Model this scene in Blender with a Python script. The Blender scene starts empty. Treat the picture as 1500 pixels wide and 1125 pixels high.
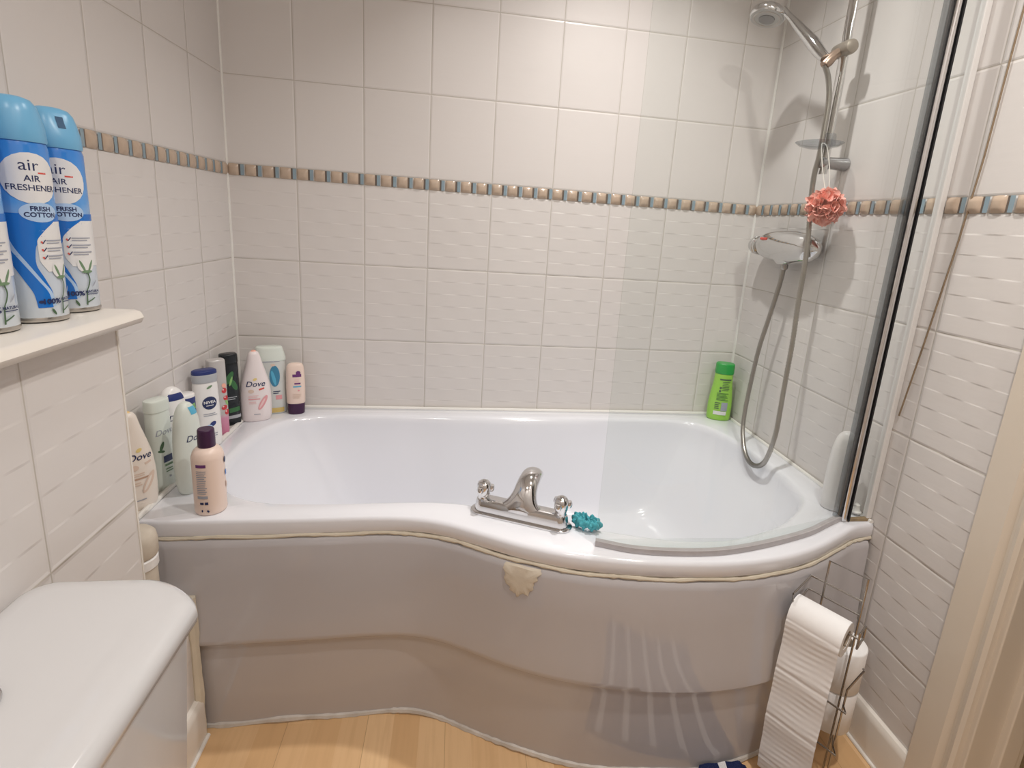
import bpy, bmesh, math, random
from mathutils import Vector, Matrix
random.seed(4)
SC = bpy.context.scene
COL = SC.collection
H = 0.545          # bath deck height
W = 1.7306         # room width
PI = math.pi

# ------------------------------------------------------------------ materials
def mat(name, col, rough=0.4, metal=0.0, spec=0.5, coat=0.0, trans=0.0, ior=1.45, sss=0.0):
    m = bpy.data.materials.new(name); m.use_nodes = True
    b = m.node_tree.nodes['Principled BSDF']
    b.inputs['Base Color'].default_value = (*col, 1)
    b.inputs['Roughness'].default_value = rough
    b.inputs['Metallic'].default_value = metal
    b.inputs['Specular IOR Level'].default_value = spec
    b.inputs['Coat Weight'].default_value = coat
    b.inputs['Coat Roughness'].default_value = 0.05
    b.inputs['Transmission Weight'].default_value = trans
    b.inputs['IOR'].default_value = ior
    return m

class NT:
    """tiny helper to write node maths"""
    def __init__(s, m): s.t = m.node_tree; s.n = s.t.nodes; s.l = s.t.links; s.b = s.n['Principled BSDF']
    def new(s, k): return s.n.new(k)
    def link(s, a, b): s.l.new(a, b)
    def m(s, op, a, b=None, c=None, clamp=False):
        n = s.n.new('ShaderNodeMath'); n.operation = op; n.use_clamp = clamp
        for i, v in enumerate((a, b, c)):
            if v is None: continue
            if isinstance(v, (int, float)): n.inputs[i].default_value = v
            else: s.l.new(v, n.inputs[i])
        return n.outputs[0]
    def mix(s, f, a, b):
        n = s.n.new('ShaderNodeMix'); n.data_type = 'RGBA'
        for i, v in ((0, f), (6, a), (7, b)):
            if isinstance(v, tuple): n.inputs[i].default_value = (*v, 1)
            elif isinstance(v, (int, float)): n.inputs[i].default_value = v
            else: s.l.new(v, n.inputs[i])
        return n.outputs[2]
    def noise(s, vec, scale, detail=3, rough=0.5):
        n = s.n.new('ShaderNodeTexNoise'); n.inputs['Scale'].default_value = scale
        n.inputs['Detail'].default_value = detail; n.inputs['Roughness'].default_value = rough
        if vec is not None: s.l.new(vec, n.inputs['Vector'])
        return n.outputs[0]
    def uv(s):
        n = s.n.new('ShaderNodeUVMap'); n.uv_map = 'UVMap'; return n.outputs[0]
    def obj(s): return s.n.new('ShaderNodeTexCoord').outputs['Object']
    def sep(s, v):
        n = s.n.new('ShaderNodeSeparateXYZ'); s.l.new(v, n.inputs[0]); return n.outputs
    def comb(s, x, y, z=0.0):
        n = s.n.new('ShaderNodeCombineXYZ')
        for i, v in enumerate((x, y, z)):
            if isinstance(v, (int, float)): n.inputs[i].default_value = v
            else: s.l.new(v, n.inputs[i])
        return n.outputs[0]
    def bump(s, h, strength=1.0, dist=0.002):
        n = s.n.new('ShaderNodeBump'); n.inputs['Strength'].default_value = strength
        n.inputs['Distance'].default_value = dist; s.l.new(h, n.inputs['Height'])
        s.l.new(n.outputs[0], s.b.inputs['Normal'])

def tile_material():
    m = mat('glazed_wall_tile', (0.66, 0.635, 0.615), 0.28, spec=0.4)
    t = NT(m); uv = t.uv(); u, v, _ = t.sep(uv)
    low = t.m('LESS_THAN', v, 1.2993)
    vv = t.m('SUBTRACT', v, t.m('SUBTRACT', 1.3156, t.m('MULTIPLY', low, 0.0326)))
    dv = t.m('ABSOLUTE', t.m('SUBTRACT', t.m('FLOORED_MODULO', t.m('ADD', vv, 0.125), 0.25), 0.125))
    du = t.m('ABSOLUTE', t.m('SUBTRACT', t.m('FLOORED_MODULO', t.m('ADD', u, 0.1), 0.2), 0.1))
    d = t.m('MINIMUM', du, dv)
    grout = t.m('SUBTRACT', 1.0, t.m('DIVIDE', d, 0.0017), clamp=True)
    groutm = t.m('MULTIPLY', grout, 1.6, clamp=True)
    # rippled relief of the tiles below the border: antiphase strips
    wave = t.m('SINE', t.m('MULTIPLY', u, 2*PI/0.1))
    strip = t.m('SINE', t.m('MULTIPLY', vv, PI/0.0416667))
    sq = t.m('MINIMUM', t.m('MAXIMUM', t.m('MULTIPLY', strip, 9.0), -1.0), 1.0)
    rip = t.m('MULTIPLY', t.m('MULTIPLY', wave, sq), low)
    fine = t.noise(t.comb(t.m('MULTIPLY', u, 14), t.m('MULTIPLY', v, 60)), 1.0, 3)
    h = t.m('ADD', t.m('MULTIPLY', rip, 0.32), t.m('MULTIPLY', fine, 0.22))
    edge = t.m('DIVIDE', d, 0.005, clamp=True)
    h = t.m('ADD', h, t.m('MULTIPLY', edge, 0.9))
    t.bump(h, 0.75, 0.0016)
    wn = t.new('ShaderNodeTexWhiteNoise'); wn.noise_dimensions = '2D'
    t.link(t.comb(t.m('FLOOR', t.m('DIVIDE', u, 0.2)), t.m('FLOOR', t.m('DIVIDE', vv, 0.25))), wn.inputs['Vector'])
    base = t.mix(wn.outputs['Value'], (0.670, 0.640, 0.622), (0.688, 0.658, 0.640))
    stain = t.noise(t.comb(t.m('MULTIPLY', u, 3), t.m('MULTIPLY', v, 3)), 1.5, 4)
    gcol = t.mix(stain, (0.40, 0.37, 0.33), (0.60, 0.56, 0.51))
    t.link(t.mix(groutm, base, gcol), t.b.inputs['Base Color'])
    t.link(t.m('ADD', t.m('MULTIPLY', groutm, 0.4), 0.29), t.b.inputs['Roughness'])
    return m

def wood_material():
    m = mat('beech_laminate', (0.6, 0.4, 0.22), 0.32)
    t = NT(m); uv = t.uv(); u, v, _ = t.sep(uv)
    col = t.m('FLOOR', t.m('DIVIDE', u, 0.062))
    wn = t.new('ShaderNodeTexWhiteNoise'); wn.noise_dimensions = '1D'; t.link(col, wn.inputs['W'])
    row = t.m('FLOOR', t.m('ADD', t.m('MULTIPLY', v, 2.2), t.m('MULTIPLY', wn.outputs['Value'], 7)))
    w2 = t.new('ShaderNodeTexWhiteNoise'); w2.noise_dimensions = '2D'; t.link(t.comb(col, row), w2.inputs['Vector'])
    c = t.mix(w2.outputs['Value'], (0.60, 0.37, 0.18), (0.74, 0.51, 0.29))
    g = t.noise(t.comb(t.m('MULTIPLY', u, 90), t.m('MULTIPLY', v, 5), w2.outputs['Value']), 1.0, 4)
    c2 = t.mix(t.m('MULTIPLY', t.m('SUBTRACT', g, 0.45), 1.6, clamp=True), c, (0.56, 0.35, 0.18))
    du = t.m('ABSOLUTE', t.m('SUBTRACT', t.m('FLOORED_MODULO', t.m('ADD', u, 0.093), 0.186), 0.093))
    ln = t.m('LESS_THAN', du, 0.0007)
    t.link(t.mix(t.m('MULTIPLY', ln, 0.6), c2, (0.3, 0.18, 0.09)), t.b.inputs['Base Color'])
    return m

def noisy(name, c0, c1, scale, rough=0.5, bump=0.0, detail=4, spec=0.5, dist=0.001):
    m = mat(name, c0, rough, spec=spec); t = NT(m); n = t.noise(t.obj(), scale, detail)
    t.link(t.mix(n, c0, c1), t.b.inputs['Base Color'])
    if bump: t.bump(n, bump, dist)
    return m

def clear_material(name, tint, f0=0.04, rough=0.0):
    """clear sheet: lets light straight through and mirrors more at grazing angles"""
    m = bpy.data.materials.new(name); m.use_nodes = True
    nt = m.node_tree; nt.nodes.clear()
    o = nt.nodes.new('ShaderNodeOutputMaterial'); mx = nt.nodes.new('ShaderNodeMixShader')
    tr = nt.nodes.new('ShaderNodeBsdfTransparent'); gl = nt.nodes.new('ShaderNodeBsdfGlossy'); lw = nt.nodes.new('ShaderNodeLayerWeight')
    tr.inputs[0].default_value = (*tint, 1); gl.inputs['Roughness'].default_value = rough; lw.inputs['Blend'].default_value = 0.5
    pw = nt.nodes.new('ShaderNodeMath'); pw.operation = 'POWER'; pw.inputs[1].default_value = 5.0
    ma = nt.nodes.new('ShaderNodeMath'); ma.operation = 'MULTIPLY_ADD'; ma.inputs[1].default_value = 1-f0; ma.inputs[2].default_value = f0
    nt.links.new(lw.outputs['Facing'], pw.inputs[0]); nt.links.new(pw.outputs[0], ma.inputs[0]); nt.links.new(ma.outputs[0], mx.inputs[0])
    nt.links.new(tr.outputs[0], mx.inputs[1]); nt.links.new(gl.outputs[0], mx.inputs[2]); nt.links.new(mx.outputs[0], o.inputs[0])
    return m

def can_print():
    m = mat('can_print', (0.1, 0.3, 0.7), 0.22, metal=0.0, coat=0.4); t = NT(m)
    x, y, z = t.sep(t.obj())
    n = t.noise(t.obj(), 22, 2)
    zz = t.m('ADD', z, t.m('MULTIPLY', t.m('SUBTRACT', n, 0.5), 0.03))
    r = t.new('ShaderNodeValToRGB'); t.link(t.m('DIVIDE', zz, 0.26, clamp=True), r.inputs[0])
    e = r.color_ramp.elements
    e[0].position = 0.05; e[0].color = (0.62, 0.68, 0.74, 1); e[1].position = 0.97; e[1].color = (0.03, 0.20, 0.62, 1)
    for p, c in ((0.35, (0.55, 0.64, 0.76, 1)), (0.52, (0.32, 0.50, 0.76, 1)), (0.64, (0.10, 0.33, 0.74, 1)), (0.8, (0.06, 0.28, 0.72, 1))):
        k = e.new(p); k.color = c
    t.link(r.outputs[0], t.b.inputs['Base Color'])
    return m

def rug_material():
    m = mat('navy_striped_pile', (0.02, 0.03, 0.09), 0.95, spec=0.1); t = NT(m)
    u, v, _ = t.sep(t.uv())
    d = t.m('ABSOLUTE', t.m('SUBTRACT', t.m('FLOORED_MODULO', u, 0.075), 0.0375))
    s = t.m('LESS_THAN', d, 0.009)
    n = t.noise(t.obj(), 260, 2)
    t.link(t.mix(s, (0.02, 0.028, 0.085), (0.72, 0.72, 0.74)), t.b.inputs['Base Color'])
    t.bump(n, 0.8, 0.004)
    return m

def liquid_bottle():
    m = mat('clear_grey_bottle', (0.62, 0.62, 0.62), 0.18); t = NT(m)
    x, y, z = t.sep(t.obj())
    r = t.new('ShaderNodeValToRGB'); r.color_ramp.interpolation = 'LINEAR'
    t.link(t.m('DIVIDE', z, 0.22, clamp=True), r.inputs[0]); e = r.color_ramp.elements
    e[0].position = 0.0; e[0].color = (0.52, 0.16, 0.27, 1); e[1].position = 0.3; e[1].color = (0.50, 0.48, 0.47, 1)
    k = e.new(0.24); k.color = (0.58, 0.25, 0.36, 1)
    t.link(r.outputs[0], t.b.inputs['Base Color']); return m

M = {}
M['tile'] = tile_material()
M['wood'] = wood_material()
M['plaster'] = noisy('ceiling_paint', (0.78, 0.76, 0.73), (0.80, 0.78, 0.75), 6, 0.8)
M['wallpaint'] = noisy('cream_wall_paint', (0.62, 0.57, 0.51), (0.64, 0.59, 0.53), 5, 0.7)
M['gloss'] = noisy('cream_gloss_paint', (0.66, 0.59, 0.50), (0.69, 0.62, 0.53), 9, 0.28)
M['skirt'] = noisy('ivory_gloss_paint', (0.72, 0.68, 0.62), (0.76, 0.72, 0.67), 7, 0.22)
M['acrylic'] = mat('white_acrylic', (0.74, 0.75, 0.795), 0.13, coat=0.3)
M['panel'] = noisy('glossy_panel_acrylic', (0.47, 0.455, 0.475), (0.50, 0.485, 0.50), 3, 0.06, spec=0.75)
M['sealant'] = noisy('aged_sealant', (0.72, 0.67, 0.56), (0.56, 0.50, 0.40), 18, 0.5, 0.5)
M['silicone'] = noisy('white_silicone', (0.80, 0.79, 0.77), (0.72, 0.70, 0.66), 12, 0.35)
M['dirtyseal'] = noisy('mildewed_sealant', (0.74, 0.71, 0.67), (0.35, 0.31, 0.27), 30, 0.5, 0.5)
M['mould'] = noisy('mould', (0.14, 0.10, 0.06), (0.32, 0.24, 0.14), 60, 0.8)
M['peel'] = noisy('peeling_filler', (0.70, 0.64, 0.53), (0.56, 0.50, 0.42), 60, 0.8, 0.9)
M['beige'] = noisy('border_beige', (0.44, 0.34, 0.26), (0.54, 0.43, 0.34), 35, 0.2)
M['blue'] = noisy('border_blue', (0.21, 0.29, 0.35), (0.29, 0.38, 0.43), 30, 0.2)
M['dark'] = mat('border_dark', (0.14, 0.11, 0.09), 0.35)
M['ceramic'] = mat('vitreous_china', (0.60, 0.60, 0.61), 0.10, coat=0.3)
M['chrome'] = mat('chrome', (0.72, 0.72, 0.73), 0.07, metal=1.0)
M['satin'] = mat('satin_chrome', (0.45, 0.43, 0.41), 0.28, metal=1.0)
M['hose'] = mat('hose_metal', (0.42, 0.40, 0.37), 0.32, metal=1.0)
M['wire'] = mat('wire_chrome', (0.40, 0.37, 0.34), 0.25, metal=1.0)
M['clampgrey'] = mat('slider_grey', (0.33, 0.29, 0.25), 0.4, metal=0.5)
M['face'] = mat('spray_face_grey', (0.42, 0.42, 0.41), 0.4)
M['facedark'] = mat('spray_centre_grey', (0.22, 0.22, 0.22), 0.4)
M['black'] = mat('black_gasket', (0.01, 0.01, 0.012), 0.5)
M['glass'] = clear_material('screen_glass', (0.965, 0.980, 0.974), 0.03)
M['greyseal'] = clear_material('grey_clear_seal', (0.62, 0.65, 0.67), 0.10, 0.1)
M['dish'] = clear_material('dish_plastic', (0.80, 0.82, 0.84), 0.06, 0.08)
M['channel'] = mat('channel_white', (0.66, 0.65, 0.64), 0.3)
M['pink'] = noisy('coral_mesh', (0.86, 0.42, 0.36), (0.92, 0.54, 0.47), 90, 0.7, 0.6, spec=0.2)
M['teal'] = noisy('teal_mesh', (0.05, 0.33, 0.40), (0.12, 0.46, 0.52), 120, 0.7, 0.6, spec=0.2)
M['string'] = mat('white_string', (0.8, 0.77, 0.72), 0.8)
M['cord'] = noisy('brown_cord', (0.16, 0.11, 0.07), (0.30, 0.22, 0.14), 80, 0.8)
M['paper'] = noisy('tissue_paper', (0.82, 0.81, 0.81), (0.78, 0.77, 0.77), 60, 0.95, 0.25, spec=0.1)
M['card'] = mat('cardboard', (0.42, 0.34, 0.26), 0.9)
M['rug'] = rug_material()
M['canprint'] = can_print()
M['canmetal'] = mat('tinplate', (0.55, 0.52, 0.48), 0.3, metal=1.0)
M['capblue'] = mat('pale_blue_cap', (0.16, 0.42, 0.66), 0.3)
M['capdark'] = mat('nozzle_hole_shade', (0.012, 0.07, 0.16), 0.5)
M['swoosh'] = mat('swoosh_blue', (0.015, 0.16, 0.56), 0.25)
M['swooshpale'] = mat('swoosh_pale', (0.42, 0.58, 0.80), 0.25)
M['offwhite'] = mat('label_white', (0.74, 0.74, 0.74), 0.3)
M['navyink'] = mat('navy_ink', (0.02, 0.03, 0.10), 0.4)
M['redink'] = mat('red_ink', (0.65, 0.10, 0.08), 0.4)
M['greyink'] = mat('grey_ink', (0.34, 0.36, 0.42), 0.5)
M['greenink'] = mat('green_ink', (0.07, 0.13, 0.07), 0.5)
M['calyx'] = mat('calyx_green', (0.16, 0.26, 0.15), 0.5)
M['cream'] = mat('cream_plastic', (0.80, 0.73, 0.66), 0.3)
M['white'] = mat('white_plastic', (0.80, 0.79, 0.78), 0.28)
M['palegreen'] = mat('pale_green_plastic', (0.66, 0.71, 0.66), 0.3)
M['gold'] = mat('gold_plastic', (0.78, 0.55, 0.25), 0.35)
M['goldink'] = mat('gold_ink', (0.75, 0.60, 0.25), 0.35)
M['tanink'] = mat('tan_ink', (0.50, 0.33, 0.24), 0.5)
M['paletan'] = mat('pale_tan_ink', (0.70, 0.55, 0.46), 0.5)
M['pinkwhite'] = mat('pinkish_white_plastic', (0.80, 0.73, 0.73), 0.28)
M['peach'] = mat('peach_plastic', (0.85, 0.42, 0.32), 0.35)
M['rose'] = mat('rose_ink', (0.72, 0.33, 0.35), 0.4)
M['roselight'] = mat('pale_rose_ink', (0.80, 0.55, 0.55), 0.5)
M['navy'] = mat('navy_plastic', (0.02, 0.035, 0.16), 0.35)
M['skyblue'] = mat('sky_blue_plastic', (0.10, 0.42, 0.62), 0.35)
M['limeink'] = mat('lime_ink', (0.25, 0.48, 0.16), 0.4)
M['greycap'] = mat('silver_grey_plastic', (0.40, 0.42, 0.45), 0.35)
M['clearpink'] = liquid_bottle()
M['blackpl'] = mat('black_plastic', (0.012, 0.015, 0.018), 0.25)
M['darkgreen'] = mat('dark_green_ink', (0.04, 0.15, 0.05), 0.4)
M['clearliq'] = mat('pale_clear_plastic', (0.60, 0.62, 0.60), 0.2)
M['tealink'] = mat('teal_ink', (0.05, 0.22, 0.36), 0.4)
M['amber'] = mat('amber_liquid', (0.62, 0.46, 0.16), 0.2)
M['aussie'] = mat('peach_cream_plastic', (0.78, 0.63, 0.55), 0.33)
M['purple'] = mat('dark_purple_plastic', (0.045, 0.012, 0.05), 0.35)
M['purpleink'] = mat('purple_ink', (0.14, 0.04, 0.17), 0.4)
M['lime'] = mat('lime_plastic', (0.30, 0.60, 0.08), 0.3)
M['greencap'] = mat('green_cap', (0.02, 0.33, 0.06), 0.3)
M['berry'] = mat('berry_red_ink', (0.55, 0.04, 0.05), 0.35)
M['stone'] = noisy('beige_lid', (0.52, 0.46, 0.38), (0.60, 0.54, 0.46), 60, 0.8)
M['lampglow'] = mat('lamp_rim', (0.8, 0.8, 0.8), 0.3)
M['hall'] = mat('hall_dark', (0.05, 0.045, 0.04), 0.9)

# ------------------------------------------------------------------ mesh helpers
class MB:
    def __init__(s): s.v = []; s.f = []; s.m = []; s.uv = {}
    def add(s, vs, fs, mi=0, uvs=None):
        o = len(s.v); s.v.extend([tuple(p) for p in vs])
        for k, f in enumerate(fs):
            s.f.append(tuple(i+o for i in f)); s.m.append(mi)
        if uvs:
            for i, w in enumerate(uvs): s.uv[o+i] = w
        return s
    def box(s, a, b, mi=0):
        (x0, y0, z0), (x1, y1, z1) = a, b
        x0, x1 = min(x0, x1), max(x0, x1); y0, y1 = min(y0, y1), max(y0, y1); z0, z1 = min(z0, z1), max(z0, z1)
        v = [(x0,y0,z0),(x1,y0,z0),(x1,y1,z0),(x0,y1,z0),(x0,y0,z1),(x1,y0,z1),(x1,y1,z1),(x0,y1,z1)]
        return s.add(v, [(3,2,1,0),(4,5,6,7),(0,1,5,4),(1,2,6,5),(2,3,7,6),(3,0,4,7)], mi)
    def loft(s, rings, mi=0, cap0=True, cap1=True, closed=True):
        n = len(rings[0]); vs = [p for r in rings for p in r]; fs = []
        for i in range(len(rings)-1):
            for j in range(n if closed else n-1):
                k = (j+1) % n
                fs.append((i*n+j, i*n+k, (i+1)*n+k, (i+1)*n+j))
        o = len(s.v); s.add(vs, fs, mi)
        for flag, r, base, rev in ((cap0, rings[0], 0, True), (cap1, rings[-1], (len(rings)-1)*n, False)):
            if flag:
                c = sum((Vector(p) for p in r), Vector())/n
                s.v.append(tuple(c)); ci = len(s.v)-1
                for j in range(n):
                    a, b = o+base+j, o+base+(j+1) % n
                    s.f.append((b, a, ci) if rev else (a, b, ci)); s.m.append(mi)
        return s
    def lathe(s, prof, c=(0,0,0), n=32, mi=0, mtx=None):
        rings = []
        for r, z in prof:
            ring = [Vector((r*math.cos(2*PI*i/n), r*math.sin(2*PI*i/n), z)) for i in range(n)]
            if mtx: ring = [mtx @ p for p in ring]
            rings.append([p+Vector(c) for p in ring])
        return s.loft(rings, mi)
    def tube(s, pts, r, n=10, mi=0, closed=False, flat=1.0):
        pts = [Vector(p) for p in pts]; L = len(pts); rings = []; up = None
        for i, p in enumerate(pts):
            a = pts[(i-1) % L] if (closed or i > 0) else p
            b = pts[(i+1) % L] if (closed or i < L-1) else p
            t = (b-a).normalized()
            if up is None: up = Vector((0,0,1)) if abs(t.z) < 0.9 else Vector((1,0,0))
            x = t.cross(up)
            if x.length < 1e-6: x = t.cross(Vector((0,1,0)))
            x.normalize(); y = x.cross(t).normalized(); up = y
            rr = r[i] if isinstance(r, (list, tuple)) else r
            rings.append([p + x*rr*math.cos(2*PI*j/n) + y*rr*flat*math.sin(2*PI*j/n) for j in range(n)])
        if closed: rings.append(rings[0])
        return s.loft(rings, mi, not closed, not closed)
    def grid(s, nu, nv, fn, mi=0, uvfn=None):
        vs = []; uvs = []
        for j in range(nv+1):
            for i in range(nu+1):
                vs.append(fn(i/nu, j/nv)); uvs.append(uvfn(i/nu, j/nv) if uvfn else (i/nu, j/nv))
        fs = [(j*(nu+1)+i, j*(nu+1)+i+1, (j+1)*(nu+1)+i+1, (j+1)*(nu+1)+i) for j in range(nv) for i in range(nu)]
        return s.add(vs, fs, mi, uvs)
    def build(s, name, mats, parent=None, smooth=True, loc=None, rot=0.0, angle=40, bevel=0):
        me = bpy.data.meshes.new(name); me.from_pydata(s.v, [], s.f)
        if not isinstance(mats, (list, tuple)): mats = [mats]
        for m in mats: me.materials.append(m)
        for p, i in zip(me.polygons, s.m): p.material_index = i
        if s.uv:
            l = me.uv_layers.new(name='UVMap')
            for lp in me.loops: l.data[lp.index].uv = s.uv.get(lp.vertex_index, (0, 0))
        bm = bmesh.new(); bm.from_mesh(me)
        if not s.uv: bmesh.ops.remove_doubles(bm, verts=bm.verts, dist=1e-6)
        bmesh.ops.recalc_face_normals(bm, faces=bm.faces); bm.to_mesh(me); bm.free()
        if smooth:
            for p in me.polygons: p.use_smooth = True
            try: me.set_sharp_from_angle(angle=math.radians(angle))
            except Exception: pass
        o = bpy.data.objects.new(name, me); COL.objects.link(o)
        if parent: o.parent = parent
        if loc is not None: o.location = loc
        if rot: o.rotation_euler = (0, 0, rot)
        if bevel:
            b = o.modifiers.new('Bevel', 'BEVEL'); b.width = bevel; b.segments = 3; b.limit_method = 'ANGLE'
        return o

def tag(o, label, cat, group=None):
    o['label'] = label; o['category'] = cat
    if group: o['group'] = group
    return o
def thing(name, label, cat, loc=(0,0,0), rot=0.0, group=None):
    o = bpy.data.objects.new(name, None); COL.objects.link(o); o.empty_display_size = 0.02
    o.location = loc; o.rotation_euler = (0, 0, rot); return tag(o, label, cat, group)
def struct(name, mb, m, **k):
    o = mb.build(name, m, **k); o['kind'] = 'structure'; return o

def catmull(pts, n):
    P = [Vector(p) for p in pts]; out = []
    P = [P[0]*2-P[1]] + P + [P[-1]*2-P[-2]]
    for i in range(1, len(P)-2):
        for k in range(n):
            t = k/n; a, b, c, d = P[i-1], P[i], P[i+1], P[i+2]
            out.append(0.5*((2*b)+(c-a)*t+(2*a-5*b+4*c-d)*t*t+(3*b-a-3*c+d)*t**3))
    out.append(P[-2]); return out
def smooth_closed(pts, n):
    P = [Vector(p) for p in pts]; L = len(P); out = []
    for i in range(L):
        a, b, c, d = P[i-1], P[i], P[(i+1) % L], P[(i+2) % L]
        for k in range(n):
            t = k/n; out.append(0.5*((2*b)+(c-a)*t+(2*a-5*b+4*c-d)*t*t+(3*b-a-3*c+d)*t**3))
    return out
def rrect(x0, y0, x1, y1, r, n=8):
    """rounded rectangle, r = four radii (bl, br, tr, tl)"""
    if not isinstance(r, (list, tuple)): r = (r,)*4
    out = []
    for (cx, cy, a0, rr) in ((x0+r[0], y0+r[0], PI, r[0]), (x1-r[1], y0+r[1], 1.5*PI, r[1]), (x1-r[2], y1-r[2], 0, r[2]), (x0+r[3], y1-r[3], PI/2, r[3])):
        for k in range(n+1):
            a = a0+PI/2*k/n; out.append((cx+rr*math.cos(a), cy+rr*math.sin(a)))
    return out
def lerp(a, b, t): return a+(b-a)*t
def interp(xs, ys, x):
    """monotone cubic through (xs, ys)"""
    n = len(xs)
    if x <= xs[0]: return ys[0]
    if x >= xs[-1]: return ys[-1]
    dl = [(ys[i+1]-ys[i])/(xs[i+1]-xs[i]) for i in range(n-1)]
    m = [dl[0]] + [0 if dl[i-1]*dl[i] <= 0 else 2*dl[i-1]*dl[i]/(dl[i-1]+dl[i]) for i in range(1, n-1)] + [dl[-1]]
    i = max(k for k in range(n-1) if xs[k] <= x); h = xs[i+1]-xs[i]; t = (x-xs[i])/h
    return (2*t**3-3*t*t+1)*ys[i]+(t**3-2*t*t+t)*h*m[i]+(-2*t**3+3*t*t)*ys[i+1]+(t**3-t*t)*h*m[i+1]

def text_faces(body, size, shear=0.0, bold=0.0):
    """flat letters as (verts, faces), centred at the origin"""
    c = bpy.data.curves.new('lettering', 'FONT'); c.body = body; c.size = size; c.align_x = 'CENTER'; c.align_y = 'CENTER'
    c.resolution_u = 3; c.shear = shear; c.offset = bold; c.fill_mode = 'FRONT'
    o = bpy.data.objects.new('lettering', c); COL.objects.link(o)
    dg = bpy.context.evaluated_depsgraph_get(); dg.update()
    me = bpy.data.meshes.new_from_object(o.evaluated_get(dg))
    vs = [(v.co.x, v.co.y) for v in me.vertices]; fs = [tuple(p.vertices) for p in me.polygons]
    bpy.data.objects.remove(o); bpy.data.curves.remove(c); bpy.data.meshes.remove(me)
    return vs, fs

class Vessel:
    """a lofted bottle: sections (z, half width, half depth), superellipse exponent n, front = local -Y"""
    def __init__(s, sec, n=2.4, lean=0.0):
        s.z = [q[0] for q in sec]; s.a = [q[1] for q in sec]; s.b = [q[2] for q in sec]; s.n = n; s.lean = lean
    def ab(s, z): return interp(s.z, s.a, z), interp(s.z, s.b, z)
    def ring(s, z, N=40, grow=0.0):
        a, b = s.ab(z); out = []
        for i in range(N):
            t = 2*PI*i/N; c, q = math.cos(t), math.sin(t)
            out.append(Vector(((a+grow)*math.copysign(abs(c)**(2/s.n), c)+s.lean*z, (b+grow)*math.copysign(abs(q)**(2/s.n), q), z)))
        return out
    def body(s, mb, z0=None, z1=None, N=40, steps=4, mi=0):
        z0 = s.z[0] if z0 is None else z0; z1 = s.z[-1] if z1 is None else z1
        zs = [z for z in s.z if z0 <= z <= z1]
        full = []
        for i in range(len(zs)-1):
            for k in range(steps): full.append(lerp(zs[i], zs[i+1], k/steps))
        full.append(zs[-1])
        return mb.loft([s.ring(z, N) for z in full], mi)
    def wrap(s, u, z, eps):
        a, b = s.ab(z)
        if abs(s.n-2) < 0.01 and abs(a-b) < 0.004:
            t = u/max(a, 1e-4); return Vector(((a+eps)*math.sin(t)+s.lean*z, -(b+eps)*math.cos(t), z))
        q = min(abs(u)/a, 0.985)
        return Vector((u+s.lean*z, -(b*(1-q**s.n)**(1/s.n))-eps, z))

class Print:
    """artwork wrapped on a vessel as one mesh with one slot per ink"""
    def __init__(s, ves, eps=0.0006): s.ves = ves; s.mb = MB(); s.mats = []; s.eps = eps
    def _mi(s, m):
        if m not in s.mats: s.mats.append(m)
        s.eps += 0.00004
        return s.mats.index(m)
    def text(s, body, u, z, size, m, shear=0.0, bold=0.0, rot=0.0):
        vs, fs = text_faces(body, size, shear, bold); mi = s._mi(m); c, q = math.cos(rot), math.sin(rot)
        s.mb.add([s.ves.wrap(u+x*c-y*q, z+x*q+y*c, s.eps) for x, y in vs], fs, mi); return s
    def rect(s, u, z, w, h, m, rot=0.0):
        mi = s._mi(m); c, q = math.cos(rot), math.sin(rot)
        def f(i, j):
            x, y = (i-.5)*w, (j-.5)*h; return s.ves.wrap(u+x*c-y*q, z+x*q+y*c, s.eps)
        s.mb.grid(max(2, int(w/0.004)), max(2, int(h/0.006)), f, mi); return s
    def ell(s, u, z, w, h, m, rot=0.0):
        mi = s._mi(m); c, q = math.cos(rot), math.sin(rot)
        def f(i, j):
            t = 2*PI*i; r = 0.02+0.98*j; x, y = r*w/2*math.cos(t), r*h/2*math.sin(t); return s.ves.wrap(u+x*c-y*q, z+x*q+y*c, s.eps)
        s.mb.grid(24, 4, f, mi); return s
    def band(s, pts, m):
        """pts: (z, u_left, u_right) strip"""
        mi = s._mi(m); zs = [p[0] for p in pts]; l = [p[1] for p in pts]; r = [p[2] for p in pts]
        if zs[0] > zs[-1]: zs, l, r = zs[::-1], l[::-1], r[::-1]
        def f(i, j):
            z = lerp(zs[0], zs[-1], j); a, b = interp(zs, l, z), interp(zs, r, z); return s.ves.wrap(lerp(a, b, i), z, s.eps)
        s.mb.grid(max(5, int(max(abs(b-a) for a, b in zip(l, r))/0.004)), 26, f, mi); return s
    def lines(s, u, z, w, h, n, m, jag=0.3):
        for k in range(n):
            ww = w*(1-jag*random.random()); s.rect(u-(w-ww)/2, z-k*h, ww, h*0.42, m)
        return s
    def done(s, name, parent):
        return s.mb.build(name, s.mats, parent, smooth=True)

def cyl_between(mb, p, q, r0, r1=None, n=20, mi=0):
    mb.tube([p, q], [r0, r0 if r1 is None else r1], n, mi); return mb

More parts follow.
